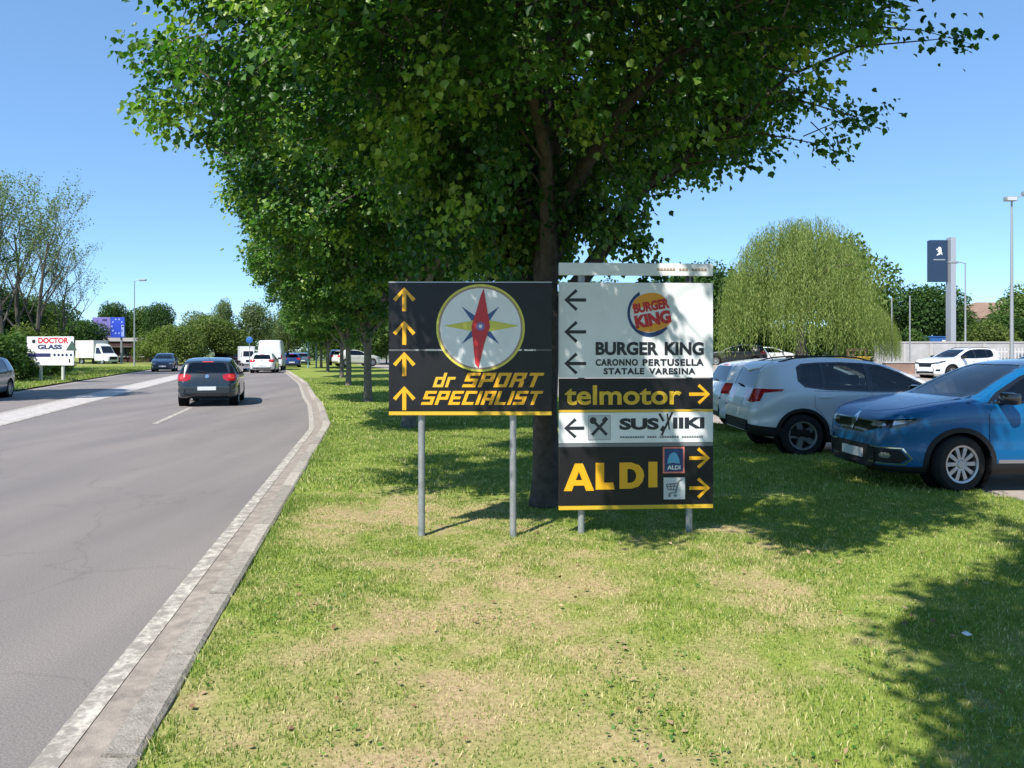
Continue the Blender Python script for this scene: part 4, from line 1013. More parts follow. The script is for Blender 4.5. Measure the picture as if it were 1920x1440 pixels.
        MB().box((S['mirror_in'][0], 0, S['mirror_in'][1]), (.03, .22, .06)).build('inner_mirror', M['plastic'], root, 50, bevel=.01)
    if S.get('rails'):
        x0, x1, yy = S['rails']
        for sg in (1, -1):
            pts = []
            for t in np.linspace(0, 1, 7):
                x = x0 + (x1 - x0) * t; hit = bvh.ray_cast(Vector((x, sg * yy, 4)), Vector((0, 0, -1)))[0]; pts.append((x, sg * yy, hit.z + (.0 if t in (0., 1.) else .035)))
            MB().tube(pts, .013, 6).build('roof_rail', M['plastic'], root, 50)
    ax_, az_ = S['aerial']
    MB().tube([(ax_, 0, az_ - .02), (ax_ - .12, 0, az_ + .17)], [.008, .004], 6).build('aerial', M['plastic'], root, 50)
    if S.get('rear_wiper'):
        y0, z0, y1, z1 = S['rear_wiper']; h0 = bvh.ray_cast(Vector((-4, y0, z0)), Vector((1, 0, 0)))[0]; h1 = bvh.ray_cast(Vector((-4, y1, z1)), Vector((1, 0, 0)))[0]
        MB().tube([h0 + Vector((-.02, 0, 0)), h0.lerp(h1, .5) + Vector((-.035, 0, .01)), h1 + Vector((-.015, 0, 0))], [.016, .01, .006], 6).build('wiper', M['plastic'], root, 50)
    return root

c45 = (.72, .69, 0)                                # front left corner seen diagonally; mirrored for the right one
r45 = (-.72, .69, 0)
SUV_BLUE = dict(L=4.12, r=.335, fa=1.195, ra=-1.411, track=.775, rim='ten', clad=True, tumble=.40, body_handles=True,
  top=[(2.06,.46),(2.06,.62),(2.035,.76),(1.985,.86),(1.90,.925),(1.72,.985),(1.4,1.045),(1.15,1.082),(.96,1.115),(.62,1.30),(.28,1.46),(.0,1.535),(-.4,1.566),(-.8,1.56),(-1.25,1.52),(-1.62,1.455),(-1.78,1.38),(-1.88,1.2),(-1.96,1.03),(-2.02,.88),(-2.06,.66),(-2.05,.46)],
  belt=[(2.06,.60),(1.95,.84),(1.6,.955),(1.1,1.03),(.6,1.02),(0,1.03),(-1,1.07),(-1.6,1.10),(-2.06,.7)],
  half=[(2.06,.56),(2.04,.64),(1.98,.715),(1.85,.79),(1.6,.85),(1.2,.882),(.6,.872),(0,.872),(-.8,.878),(-1.4,.885),(-1.75,.85),(-1.95,.77),(-2.03,.68),(-2.06,.58)],
  bottom=[(2.06,.26),(1.9,.21),(1.2,.19),(0,.20),(-1.3,.22),(-1.9,.3),(-2.06,.40)],
  windscreen=[(-.60,1.10),(.60,1.10),(.62,1.16),(.50,1.46),(.42,1.49),(-.42,1.49),(-.50,1.46),(-.62,1.16)], rear_screen=[(-.52,1.10),(.52,1.10),(.46,1.36),(.42,1.39),(-.42,1.39),(-.46,1.36)],
  windows=[('front', [(.74,1.07),(.66,1.14),(.36,1.31),(.06,1.425),(-.20,1.455),(-.20,1.075)]), ('rear', [(-.30,1.08),(-.30,1.46),(-.72,1.455),(-1.05,1.42),(-1.22,1.35),(-1.12,1.11)])],
  band=[(.86,1.045),(.70,1.17),(.36,1.352),(.06,1.462),(-.25,1.495),(-.75,1.492),(-1.1,1.452),(-1.40,1.36),(-1.25,1.085),(-.25,1.045)],
  doors={'front': [(.80,1.035),(.86,.90),(.84,.44),(.74,.36),(-.22,.36),(-.22,1.035)], 'rear': [(-.24,1.035),(-.24,.36),(-.92,.36),(-1.0,.52),(-1.15,.72),(-1.26,.84),(-1.26,1.07)]},
  handles=[('front', -.06, .93), ('rear', -1.02, .96)], mirror=(.66, 1.06), mirror_mat='gloss_black', dash_x=.72, mirror_in=(.42, 1.33), aerial=(-1.5, 1.49),
  patches=[('bonnet', 'BODY', (0,0,1), [(1.05,-.66),(1.75,-.60),(1.90,-.34),(1.93,0),(1.90,.34),(1.75,.60),(1.05,.66),(1.02,0)], .003),
    ('roof_panel', 'paint_navy', (0,0,1), [(.16,-.50),(.2,0),(.16,.50),(-.6,.555),(-1.5,.53),(-1.72,.5),(-1.74,0),(-1.72,-.5),(-1.5,-.53),(-.6,-.555)], .003),
    ('grille', 'gloss_black', (1,0,0), [(-.52,.72),(-.25,.655),(.25,.655),(.52,.72),(.56,.80),(.20,.80),(-.20,.80),(-.56,.80)], .004),
    ('grille_strip', 'chrome', (1,0,0), [(-.56,.80),(.56,.80),(.57,.815),(-.57,.815)], .008),
    ('badge', 'chrome', (1,0,0), [(0,.665),(.062,.775),(0,.885),(-.062,.775)], .016),
    ('headlight', 'gloss_black', c45, [(-.42,.775),(-.36,.725),(.0,.75),(.22,.83),(.26,.875),(.0,.852),(-.3,.822)], .005, True),
    ('headlight_lens', 'clear_lens', c45, [(-.33,.755),(-.2,.75),(-.10,.775),(-.14,.815),(-.3,.805)], .009, True),
    ('headlight_lens', 'clear_lens', c45, [(-.03,.78),(.12,.82),(.16,.85),(-.02,.835)], .009, True),
    ('lower_grille', 'plastic', (1,0,0), [(-.46,.30),(.46,.30),(.50,.40),(.44,.52),(-.44,.52),(-.50,.40)], .004),
    ('number_plate', 'plate', (1,0,0), [(-.26,.345),(.26,.345),(.26,.455),(-.26,.455)], .018),
    ('bumper_trim', 'plastic', (1,0,0), [(-.6,.21),(.6,.21),(.6,.295),(-.6,.295)], .005), ('bumper_trim', 'plastic', c45, [(-.7,.22),(.3,.22),(.28,.30),(-.7,.30)], .006, True),
    ('fog_light_surround', 'plastic', c45, [(-.36,.335),(.04,.335),(.12,.39),(.04,.50),(-.34,.50)], .005, True),
    ('fog_light_trim', 'chrome', c45, [(-.36,.316),(.07,.316),(.075,.332),(-.36,.332)], .010, True), ('fog_light_trim', 'chrome', c45, [(.078,.316),(.16,.392),(.142,.394),(.066,.332)], .010, True), ('fog_light_trim', 'chrome', c45, [(.16,.396),(.07,.52),(.058,.507),(.142,.398)], .010, True), ('fog_light_trim', 'chrome', c45, [(.052,.507),(.062,.52),(-.33,.52),(-.33,.507)], .010, True),
    ('fog_light', 'clear_lens', c45, [(-.16,.39),(-.08,.39),(-.05,.42),(-.08,.455),(-.16,.455),(-.19,.42)], .010, True),
    ('sill_trim', 'plastic', (0,1,0), [(.80,.20),(.80,.345),(-.98,.345),(-.98,.20)], .008, True), ('sill_strip', 'satin', (0,1,0), [(.74,.345),(.74,.385),(-.92,.385),(-.92,.345)], .012, True),
    ('tail_lamp', 'red_lens', r45, [(-.20,.88),(.25,.90),(.28,1.03),(-.16,1.0)], .006, True), ('number_plate', 'plate', (-1,0,0), [(-.26,.75),(.26,.75),(.26,.86),(-.26,.86)], .012),
    ('rear_bumper_trim', 'plastic', (-1,0,0), [(-.6,.40),(.6,.40),(.6,.56),(-.6,.56)], .006)])

SUV_GREY = dict(L=4.16, r=.335, fa=1.25, ra=-1.288, track=.765, rim='five', clad=True, tumble=.36, rear_glass='glass_dark', body_handles=True,
  top=[(2.08,.46),(2.08,.66),(2.05,.82),(1.98,.90),(1.8,.965),(1.4,1.03),(1.1,1.07),(.9,1.10),(.55,1.28),(.2,1.43),(-.1,1.51),(-.5,1.55),(-.9,1.55),(-1.3,1.525),(-1.68,1.475),(-1.82,1.40),(-1.90,1.24),(-1.97,1.06),(-2.03,.9),(-2.075,.72),(-2.08,.5)],
  belt=[(2.08,.60),(1.95,.86),(1.5,.975),(1.0,1.02),(.4,1.0),(-.2,1.03),(-1,1.07),(-1.6,1.08),(-2.08,.75)],
  half=[(2.08,.54),(2.05,.64),(1.97,.73),(1.8,.80),(1.4,.85),(1.0,.866),(0,.862),(-.8,.866),(-1.35,.872),(-1.75,.845),(-1.97,.785),(-2.05,.71),(-2.08,.6)],
  bottom=[(2.08,.27),(1.9,.2),(1.2,.19),(0,.2),(-1.3,.22),(-1.85,.30),(-2.08,.38)],
  windscreen=[(-.58,1.09),(.58,1.09),(.6,1.15),(.5,1.43),(.42,1.46),(-.42,1.46),(-.5,1.43),(-.6,1.15)], rear_screen=[(-.54,1.09),(.54,1.09),(.50,1.38),(.45,1.42),(-.45,1.42),(-.50,1.38)],
  windows=[('front', [(.70,1.05),(.60,1.12),(.30,1.29),(.02,1.40),(-.17,1.43),(-.17,1.05)], 'glass_clear'), ('rear', [(-.26,1.055),(-.26,1.44),(-.62,1.455),(-.92,1.45),(-.92,1.075)], 'glass_dark'), ('quarter', [(-.97,1.08),(-.97,1.447),(-1.22,1.43),(-1.30,1.38),(-1.31,1.20),(-1.22,1.12)], 'glass_dark')],
  band=[(.82,1.02),(.62,1.16),(.30,1.325),(.0,1.435),(-.26,1.467),(-.65,1.484),(-1.0,1.478),(-1.26,1.458),(-1.345,1.40),(-1.355,1.19),(-1.25,1.09),(-.9,1.045),(-.2,1.02)],
  doors={'front': [(.78,1.01),(.86,.88),(.84,.44),(.74,.36),(-.19,.36),(-.19,1.01)], 'rear': [(-.21,1.01),(-.21,.36),(-.82,.36),(-.88,.52),(-1.0,.70),(-1.1,.79),(-1.1,1.03)]},
  handles=[('front', -.04, .91), ('rear', -.93, .935)], mirror=(.62, 1.04), dash_x=.68, mirror_in=(.38, 1.30), aerial=(-1.45, 1.50), rails=(-.05, -1.55, .52), rear_wiper=(0, 1.08, .30, 1.12),
  patches=[('bonnet', 'BODY', (0,0,1), [(1.02,-.64),(1.72,-.60),(1.88,-.34),(1.91,0),(1.88,.34),(1.72,.60),(1.02,.64),(.98,0)], .003),
    ('tailgate', 'BODY', (-1,0,0), [(-.60,.60),(.60,.60),(.66,.80),(.64,1.045),(-.64,1.045),(-.66,.80)], .004),
    ('spoiler', 'BODY', (0,0,1), [(-1.62,-.5),(-1.62,.5),(-1.82,.47),(-1.86,0),(-1.82,-.47)], .012),
    ('grille', 'gloss_black', (1,0,0), [(-.36,.60),(.36,.60),(.44,.80),(-.44,.80)], .005), ('number_plate', 'plate', (1,0,0), [(-.26,.40),(.26,.40),(.26,.51),(-.26,.51)], .012),
    ('headlight', 'gloss_black', c45, [(-.36,.74),(-.1,.75),(.25,.88),(.28,.93),(-.1,.86),(-.36,.80)], .005, True), ('headlight_lens', 'clear_lens', c45, [(-.22,.765),(-.1,.77),(.05,.83),(-.1,.835),(-.22,.81)], .009, True),
    ('lower_grille', 'plastic', (1,0,0), [(-.55,.26),(.55,.26),(.5,.38),(-.5,.38)], .006), ('fog_light', 'gloss_black', c45, [(-.2,.40),(.0,.40),(.03,.5),(-.17,.5)], .006, True),
    ('tail_lamp', 'red_lens', r45, [(-.42,.925),(-.36,.86),(-.12,.845),(.02,.87),(-.05,.95),(.06,1.0),(.30,1.03),(.32,1.06),(-.08,1.065),(-.36,1.03)], .006, True), ('tail_lamp_strip', 'red_lens_bright', r45, [(-.06,.90),(.0,.90),(-.06,.98),(-.12,.99)], .010, True),
    ('number_plate', 'plate', (-1,0,0), [(-.26,.78),(.26,.78),(.26,.89),(-.26,.89)], .014), ('rear_bumper_trim', 'plastic', (-1,0,0), [(-.62,.36),(.62,.36),(.6,.56),(-.6,.56)], .006), ('rear_bumper_trim', 'plastic', r45, [(-.3,.33),(.6,.30),(.6,.42),(-.3,.52)], .006, True),
    ('sill_trim', 'plastic', (0,1,0), [(.86,.20),(.86,.34),(-.92,.34),(-.92,.20)], .008, True)])

HATCH = dict(L=4.2, r=.325, fa=1.22, ra=-1.355, track=.765, rim='multi', clad=False, tumble=.40, rear_glass='glass_dark', body_handles=True,
  top=[(2.10,.44),(2.10,.58),(2.07,.70),(2.0,.77),(1.8,.855),(1.4,.95),(1.1,1.0),(.92,1.03),(.5,1.23),(.1,1.38),(-.25,1.45),(-.6,1.48),(-1.0,1.47),(-1.4,1.43),(-1.70,1.38),(-1.80,1.32),(-1.90,1.15),(-1.97,1.0),(-2.03,.88),(-2.08,.72),(-2.10,.60),(-2.09,.45)],
  belt=[(2.1,.55),(1.95,.74),(1.5,.88),(1,.95),(.4,.94),(-.2,.96),(-1,.98),(-1.7,.99),(-2.1,.70)],
  half=[(2.1,.52),(2.07,.62),(2.0,.70),(1.8,.79),(1.4,.855),(1.0,.872),(0,.872),(-.8,.876),(-1.4,.88),(-1.75,.86),(-1.97,.80),(-2.06,.73),(-2.10,.64)],
  bottom=[(2.1,.24),(1.9,.17),(1.2,.16),(0,.17),(-1.3,.19),(-1.9,.25),(-2.1,.33)],
  windscreen=[(-.60,1.03),(.60,1.03),(.62,1.08),(.5,1.35),(.42,1.38),(-.42,1.38),(-.5,1.35),(-.62,1.08)], rear_screen=[(-.58,1.03),(.58,1.03),(.50,1.29),(.44,1.325),(-.44,1.325),(-.50,1.29)],
  windows=[('front', [(.66,1.0),(.54,1.07),(.24,1.22),(-.02,1.32),(-.20,1.35),(-.20,.99)]), ('rear', [(-.28,.99),(-.28,1.36),(-.62,1.375),(-.95,1.36),(-1.12,1.32),(-1.12,1.01)], 'glass_dark')],
  band=[(.76,.97),(.56,1.11),(.24,1.258),(-.02,1.355),(-.30,1.388),(-.65,1.402),(-.98,1.388),(-1.18,1.35),(-1.18,.985),(-.3,.965)],
  doors={'front': [(.76,.955),(.84,.82),(.82,.40),(.74,.30),(-.23,.30),(-.23,.955)], 'rear': [(-.25,.955),(-.25,.30),(-.88,.30),(-.96,.50),(-1.08,.66),(-1.16,.72),(-1.16,.975)]},
  handles=[('front', -.08, .86), ('rear', -1.0, .88)], mirror=(.58, .985), mirror_mat='gloss_black', dash_x=.68, mirror_in=(.36, 1.24), aerial=(-1.4, 1.42), rear_wiper=(0, 1.03, .3, 1.05),
  patches=[('bonnet', 'BODY', (0,0,1), [(1.02,-.64),(1.72,-.60),(1.92,-.34),(1.95,0),(1.92,.34),(1.72,.60),(1.02,.64),(.98,0)], .003),
    ('tailgate', 'BODY', (-1,0,0), [(-.56,.64),(.56,.64),(.64,.80),(.62,.99),(-.62,.99),(-.64,.80)], .004),
    ('grille', 'gloss_black', (1,0,0), [(-.34,.56),(.34,.56),(.4,.66),(-.4,.66)], .005), ('number_plate', 'plate', (1,0,0), [(-.26,.38),(.26,.38),(.26,.49),(-.26,.49)], .012),
    ('headlight', 'clear_lens', c45, [(-.30,.60),(.1,.64),(.25,.74),(.2,.78),(-.3,.71)], .005, True), ('lower_grille', 'plastic', (1,0,0), [(-.5,.24),(.5,.24),(.45,.36),(-.45,.36)], .006),
    ('tail_lamp', 'red_lens', r45, [(-.22,.78),(.10,.78),(.24,.82),(.27,.92),(.16,.99),(-.16,.985),(-.26,.94),(-.28,.84)], .007, True),
    ('tail_lamp_lens', 'red_lens_bright', r45, [(-.12,.83),(.0,.83),(.06,.88),(.04,.95),(-.03,.975),(-.12,.96),(-.16,.90)], .012, True),
    ('badge', 'chrome', (-1,0,0), [(.055 * math.cos(a), .915 + .055 * math.sin(a)) for a in np.linspace(0, 2 * PI, 17)[:-1]], .012),
    ('high_brake_light', 'red_lens_bright', (-1,0,0), [(-.16,1.335),(.16,1.335),(.16,1.355),(-.16,1.355)], .01),
    ('number_plate', 'plate', (-1,0,0), [(-.26,.50),(.26,.50),(.26,.61),(-.26,.61)], .012), ('rear_bumper_trim', 'plastic', (-1,0,0), [(-.6,.33),(.6,.33),(.6,.42),(-.6,.42)], .006),
    ('sill_trim', 'plastic', (0,1,0), [(.86,.17),(.86,.24),(-1.0,.24),(-1.0,.17)], .006, True)])

def hd(x, y): return math.atan2(y, x)
PG = 'cars parked in the car park'; TG = 'traffic on the road'
captur = car('parked_car', SUV_BLUE, (6.42, 9.93, .03), hd(-1, -.04), 'bright blue crossover with dark roof parked nose towards the lawn', 'paint_blue', PG, steer=.16)
peug = car('parked_car', SUV_GREY, (5.84, 12.9, .03), hd(1, .0), 'silver grey crossover parked tail to the lawn between white hatchback and blue car', 'paint_silver', PG)
golf = car('moving_car', HATCH, (wx(401, 25.2), 25.2, 0), hd(-.27, .96), 'dark anthracite hatchback driving away on the near lane', 'paint_anthracite', TG)
MB().tube([(-2.02, .42, .24), (-2.13, .42, .235)], [.03, .032], 10).build('exhaust', M['chrome'], golf, 50)
def ride(src, name, x, y, z, rz, label, paint, old, group, s=1.0, extra=None):
    c = copy_tree(src, None, {old: paint, **(extra or {})}); c.name = name; c.location = (x, y, z); c.rotation_euler = (0, 0, rz); c.scale = (s, s, s); c['label'] = label; c['group'] = group
    return c
ride(golf, 'parked_car', 6.35, 16.3, .03, 0, 'white hatchback parked behind the silver crossover, only its tail showing', 'paint_white', 'paint_anthracite', PG, 1.02, {'glass_dark': 'glass'})
suv = ride(peug, 'parked_car', wx(1797, 41), 41, .2, hd(-.96, -.28), 'white crossover parked side-on in front of the pale wall', 'paint_white', 'paint_silver', PG, 1.06)
ride(golf, 'parked_car', wx(1945, 31), 31, .05, hd(-.9, -.5), 'slate blue car at the right edge, just its roof above the blue crossover', 'paint_slate', 'paint_anthracite', PG, 1.0)
ride(golf, 'parked_car', wx(1378, 58), 58, .55, hd(-.9, .3), 'dark car parked left under the hanging willow branches', 'paint_black', 'paint_anthracite', PG, 1.1)
ride(golf, 'parked_car', wx(1420, 60), 61, .58, hd(-.5, -.85), 'small white car parked beside the dark car under the willow', 'paint_white', 'paint_anthracite', PG, .9)
ride(golf, 'parked_car', wx(1447, 66), 66, .6, hd(1, .1), 'white car parked side-on behind the willow trunk', 'paint_white', 'paint_anthracite', PG, .95)
ride(golf, 'moving_car', wx(-62, 26.4), 26.4, 0, hd(.27, -.96), 'slate grey car coming the other way, cut by the left picture edge', 'paint_slate', 'paint_anthracite', TG, 1.02)
ride(golf, 'moving_car', wx(309, 63), 63, 0, hd(.33, -.94), 'dark blue car approaching on the opposite lanes', 'paint_navy', 'paint_anthracite', TG)
ride(golf, 'moving_car', wx(497, 59.5), 59.5, 0, hd(-.20, .98), 'white hatchback waiting in traffic in front of the white van', 'paint_white', 'paint_anthracite', TG, 1.04)
ride(golf, 'moving_car', wx(546, 76), 76, 0, hd(-.3, .95), 'blue car queuing in traffic to the right of the white van', 'paint_midblue', 'paint_anthracite', TG)
ride(golf, 'moving_car', wx(566, 88), 88, 0, hd(-.3, .95), 'slate car queuing furthest away by the traffic light', 'paint_slate', 'paint_anthracite', TG)
ride(golf, 'moving_car', wx(416, 92), 92, 0, hd(.3, -.95), 'blue car half hidden beyond the roof of the dark hatchback', 'paint_midblue', 'paint_anthracite', TG)
ride(golf, 'moving_car', wx(440, 97), 97, 0, hd(.3, -.95), 'dark red car half hidden beyond the dark hatchback', 'paint_red', 'paint_anthracite', TG)
ride(golf, 'parked_car', wx(632, 76), 76, .3, hd(-.3, .95), 'dark car glimpsed between the thin trunks of the tree row', 'paint_black', 'paint_anthracite', PG)
ride(golf, 'parked_car', wx(668, 70), 70, .3, hd(.8, .6), 'pale car glimpsed behind the fourth trunk of the tree row', 'paint_cream', 'paint_anthracite', PG)
# ------------------------------------------------------------------ vans and lorries on the road
mat('van_white', (.70, .72, .73), .4, coat=.4); mat('box_cream', (.62, .60, .54), .6); mat('dark_chassis', (.02, .02, .022), .7)
def van(loc, rz, label):
    """tall white panel van seen from behind"""
    r = empty('moving_van', loc, rz, label, 'van', TG); L_, W2, H_ = 5.4, 1.0, 2.55
    S = dict(top=[(2.7,.5),(2.7,.75),(2.62,.95),(2.2,1.12),(1.9,1.22),(1.3,2.0),(.9,2.38),(.3,2.53),(-1,2.56),(-2.3,2.54),(-2.62,2.5),(-2.68,2.3),(-2.7,1.4),(-2.7,.5)],
             belt=[(2.7,.6),(2.4,.95),(1.9,1.15),(0,1.25),(-2.6,1.25),(-2.7,1.0)], half=[(2.7,.7),(2.6,.85),(2.2,.97),(1.5,1.0),(0,1.0),(-2.4,1.0),(-2.62,.98),(-2.7,.93)], bottom=[(2.7,.35),(0,.3),(-2.7,.42)], tumble=.09)
    bm = shell(S); bvh = BVHTree.FromBMesh(bm)
    for ax in (1.7, -1.65):
        a_ = [(ax + .40 * math.cos(a), .34 + .40 * math.sin(a)) for a in np.linspace(math.radians(-38), math.radians(218), 20)]
        for sg in (1, -1): cut(bm, [(-sg * x, z) for x, z in a_], (0, sg, 0), lambda c, sg=sg: c.y * sg > .3)
    bm_obj('body', bm, M['van_white'], r, 35, False)
    for pl, m, nm in (([(-.93,.62),(-.01,.62),(-.01,2.36),(-.86,2.36)], 'van_white', 'rear_door'), ([(.01,.62),(.93,.62),(.86,2.36),(.01,2.36)], 'van_white', 'rear_door'), ([(-.95,.40),(.95,.40),(.95,.56),(-.95,.56)], 'plastic', 'bumper'),
                      ([(-.97,.95),(-.87,.95),(-.87,1.5),(-.97,1.5)], 'red_lens', 'tail_lamp'), ([(.87,.95),(.97,.95),(.97,1.5),(.87,1.5)], 'red_lens', 'tail_lamp'), ([(-.26,.68),(.26,.68),(.26,.79),(-.26,.79)], 'plate', 'number_plate')):
        bm_obj(nm, patch(bvh, pl, (-1, 0, 0), .006 if nm == 'rear_door' else .014, .1, .01), M[m], r, 40, False)
    for pl in ([(1.28,1.25),(1.6,1.27),(1.15,1.85),(.62,2.0),(.62,1.25)],):
        q = patch(bvh, [(-x, z) for x, z in pl], (0, 1, 0), .008, .1, .01); q2 = mirrored(q); bm_obj('window', q, M['gloss_black'], r, 40, False); bm_obj('window', q2, M['gloss_black'], r, 40, False)
    bm_obj('windscreen', patch(bvh, [(-.75,1.3),(.75,1.3),(.7,2.1),(-.7,2.1)], (1, 0, 0), .008, .1, .01), M['gloss_black'], r, 40, False)
    for ax in (1.7, -1.65):
        for sg in (1, -1): wheel(r, ax, sg * .88, .34, 'multi')
    for sg in (1, -1): MB().box((1.5, sg * 1.16, 1.4), (.12, .2, .32)).build('door_mirror', M['plastic'], r, 40, bevel=.03)
    return r
van((wx(511, 66), 66, 0), hd(-.22, .975), 'tall white panel van in the traffic queue behind the white hatchback')

def lorry(loc, rz, label, cream, Lb=3.6, s=1.0, name='box_lorry', group=None):
    r = empty(name, loc, rz, label, 'lorry', group or TG); r.scale = (s, s, s)
    MB().box((-Lb / 2 - .05, 0, 1.85), (Lb, 2.1, 2.1)).build('cargo_box', M[cream], r, bevel=.03)
    MB().box((-Lb / 2 + .8, 0, .66), (Lb + 1.4, .8, .18)).build('chassis', M['dark_chassis'], r)
    S = dict(top=[(2.0,.45),(2.0,.8),(1.92,1.0),(1.55,1.2),(1.25,1.32),(.75,2.15),(.5,2.4),(.25,2.45),(.05,2.45),(.02,1.4),(.02,.45)], belt=[(2,.6),(1.5,1.1),(1.2,1.25),(.02,1.3)], half=[(2,.65),(1.9,.8),(1.5,.93),(1,.97),(.02,.97)], bottom=[(2,.36),(.02,.4)], tumble=.14)
    bm = shell(S); bvh = BVHTree.FromBMesh(bm); bm_obj('cab', bm, M['van_white'], r, 35, False)
    for pl in ([(.15,1.3),(.15,2.05),(.6,2.05),(1.08,1.36),(1.02,1.28)],):
        q = patch(bvh, [(-x, z) for x, z in pl], (0, 1, 0), .01, .1, .01); q2 = mirrored(q); bm_obj('window', q, M['gloss_black'], r, 40, False); bm_obj('window', q2, M['gloss_black'], r, 40, False)
    bm_obj('windscreen', patch(bvh, [(-.78,1.38),(.78,1.38),(.68,2.2),(-.68,2.2)], (1, 0, 0), .01, .1, .01), M['gloss_black'], r, 40, False)
    bm_obj('grille', patch(bvh, [(-.5,.6),(.5,.6),(.5,.95),(-.5,.95)], (1, 0, 0), .01, .1, .01), M['plastic'], r, 40, False)
    for ax in (1.2, -Lb * .72):
        for sg in (1, -1): wheel(r, ax, sg * .84, .36, 'multi')
    return r
lorry((wx(190, 93), 93, 0), hd(.93, -.37), 'small white lorry with cream box body passing behind the roadside board', 'box_cream', 3.0)
lorry((wx(464, 84), 84, 0), hd(.45, -.89), 'white lorry cab facing the viewer left of the white van', 'van_white', 2.4, .74)

# ------------------------------------------------------------------ street furniture
mat('lamp_grey', (.34, .36, .37), .5, metal=.4); mat('lamp_lens', (.5, .52, .52), .3); mat('signal_black', (.02, .02, .022), .5); mat('post_blue', (.20, .33, .42), .5)
def lamp(px, D, top_py, label, arm, zb, heads=1, lab2='street lamp', r=.09):
    H_ = wz(top_py, D) - zb; o = empty('street_lamp', (wx(px, D), D, zb), 0, label, lab2)
    MB().tube([(0,0,-.2),(0,0,H_*.4),(0,0,H_)], [r, r*.75, r*.5], 10).build('pole', M['lamp_grey'], o, 40)
    MB().tube([(0,0,H_-.05),(arm*.5,0,H_+.05),(arm,0,H_+.06)], r*.4, 8).build('arm', M['lamp_grey'], o, 40)
    for k in range(heads):
        x = arm * (1 if heads == 1 else (.35 + 1.0 * k)); h = MB().box((x + math.copysign(.25, arm), 0, H_ + .06), (.75, .34, .16)).build('lamp_head', M['lamp_grey'], o, 40, bevel=.05)
        MB().box((x + math.copysign(.25, arm), 0, H_ - .035), (.6, .26, .03)).build('lens', M['lamp_lens'], h)
    return o
lamp(252, 80, 526, 'tall grey street lamp beyond the roadside board', .6, 0)
lamp(1810, 60, 493, 'grey street lamp with left-pointing arm beside the dark blue pylon', -.7, .6)
fl = empty('floodlight_mast', (wx(1897, 52), 52, .6), 0, 'tall pale floodlight mast with two lamps near the right edge', 'mast'); Hm = wz(372, 52) - .6
MB().tube([(0,0,-.2),(0,0,Hm*.5),(0,0,Hm)], [.13,.10,.06], 12).build('pole', M['lamp_grey'], fl, 40)
MB().tube([(-.3,0,Hm-.1),(1.3,0,Hm+.35)], .035, 8).build('crossarm', M['lamp_grey'], fl, 40)
for x, z in ((-.15, Hm - .05), (1.05, Hm + .3)):
    h = MB().box((x, -.1, z), (.75, .4, .3)).build('floodlight', M['lamp_grey'], fl, 40, bevel=.04); MB().box((x, -.31, z - .02), (.62, .03, .22)).build('lens', M['lamp_lens'], h)
for px, tp, lb in ((1672, 560, 'thin pale netting pole left of the dark green tree'), (1706, 556, 'thin pale netting pole in front of the dark green tree')):
    D = 56; H_ = wz(tp, D) - .6; o = empty('netting_pole', (wx(px, D), D, .6), 0, lb, 'pole', 'netting poles by the pale wall')
    MB().tube([(0,0,-.2),(0,0,H_)], [.06,.045], 8).build('pole_shaft', M['galvanised'], o, 40); MB().ball((0,0,H_), (.07,.07,.05)).build('cap', M['lamp_grey'], o, 50)
ts = empty('traffic_light', (wx(583, 72), 72, .1), 0, 'black traffic light with pale blue posts at the far kerb', 'traffic light')
for x, h in ((-.25, 3.2), (.5, 3.0)): MB().tube([(x,0,-.2),(x,0,h)], .075, 10).build('post', M['post_blue'], ts, 40)
sg_ = MB().box((-.55, -.1, 3.55), (.45, .3, 1.15)).build('signal_head', M['signal_black'], ts, bevel=.04)
for z in (3.9, 3.55, 3.2): MB().lathe([(.001, -.02), (.11, -.015), (.13, .04)], 16, (-.55, -.28, z), 'y').build('lamp_lens', M['signal_black'], sg_, 40)
MB().tube([(-.55,0,2.85),(-.25,0,3.05)], .05, 8).build('bracket', M['signal_black'], ts, 40)
bd = MB().box((.35, -.05, 3.55), (1.3, .06, .5)).build('name_board', mat('board_grey', (.30,.29,.27), .5), ts, bevel=.01); MB().box((.35, -.084, 3.82), (1.3, .006, .07)).build('dark_stripe', M['signal_black'], bd)
rs = empty('road_sign', (wx(468, 74), 74, 0), 0, 'round blue road sign on a thin post left of the white van', 'sign')
MB().tube([(0,0,-.2),(0,0,3.0)], .04, 8).build('post', M['galvanised'], rs, 40)
MB().lathe([(.001,-.01),(.31,-.01),(.33,0),(.31,.01),(.001,.01)], 24, (0,-.05,2.7), 'y').build('disc', mat('sign_blue', (.03,.13,.36), .4), rs, 40)

# big blue billboard beyond the road
D = 100; bb = empty('billboard', (wx(203, D), D, 0), 0, 'purple and blue billboard above the dark building across the road', 'billboard')
x_ = lambda px: (px - 203) / F * D
def bpanel(n, x0, x1, y0, y1, m, yo, par=bb): return MB().box(((x_(x0) + x_(x1)) / 2, yo, (wz(y0, D) + wz(y1, D)) / 2), (x_(x1) - x_(x0), .2, wz(y0, D) - wz(y1, D))).build(n, M[m], par, bevel=.02)
pl_ = bpanel('panel', 174, 208, 595, 633, 'purple_panel', 0); p2_ = bpanel('panel', 208.5, 234, 595, 633, 'royal_blue', 0)
for k, (a, b_, c, d) in enumerate(((179, 203, 619, 622), (180, 206, 624, 629))): MB().box(((x_(a) + x_(b_)) / 2, -.115, (wz(c, D) + wz(d, D)) / 2), (x_(b_) - x_(a), .03, wz(c, D) - wz(d, D))).build('dark_lettering_block', M['dim_navy'], pl_)
MB().box((x_(197), -.115, wz(600, D)), (x_(201) - x_(193), .03, .25)).build('small_mark', M['dim_navy'], pl_)
b = MB()
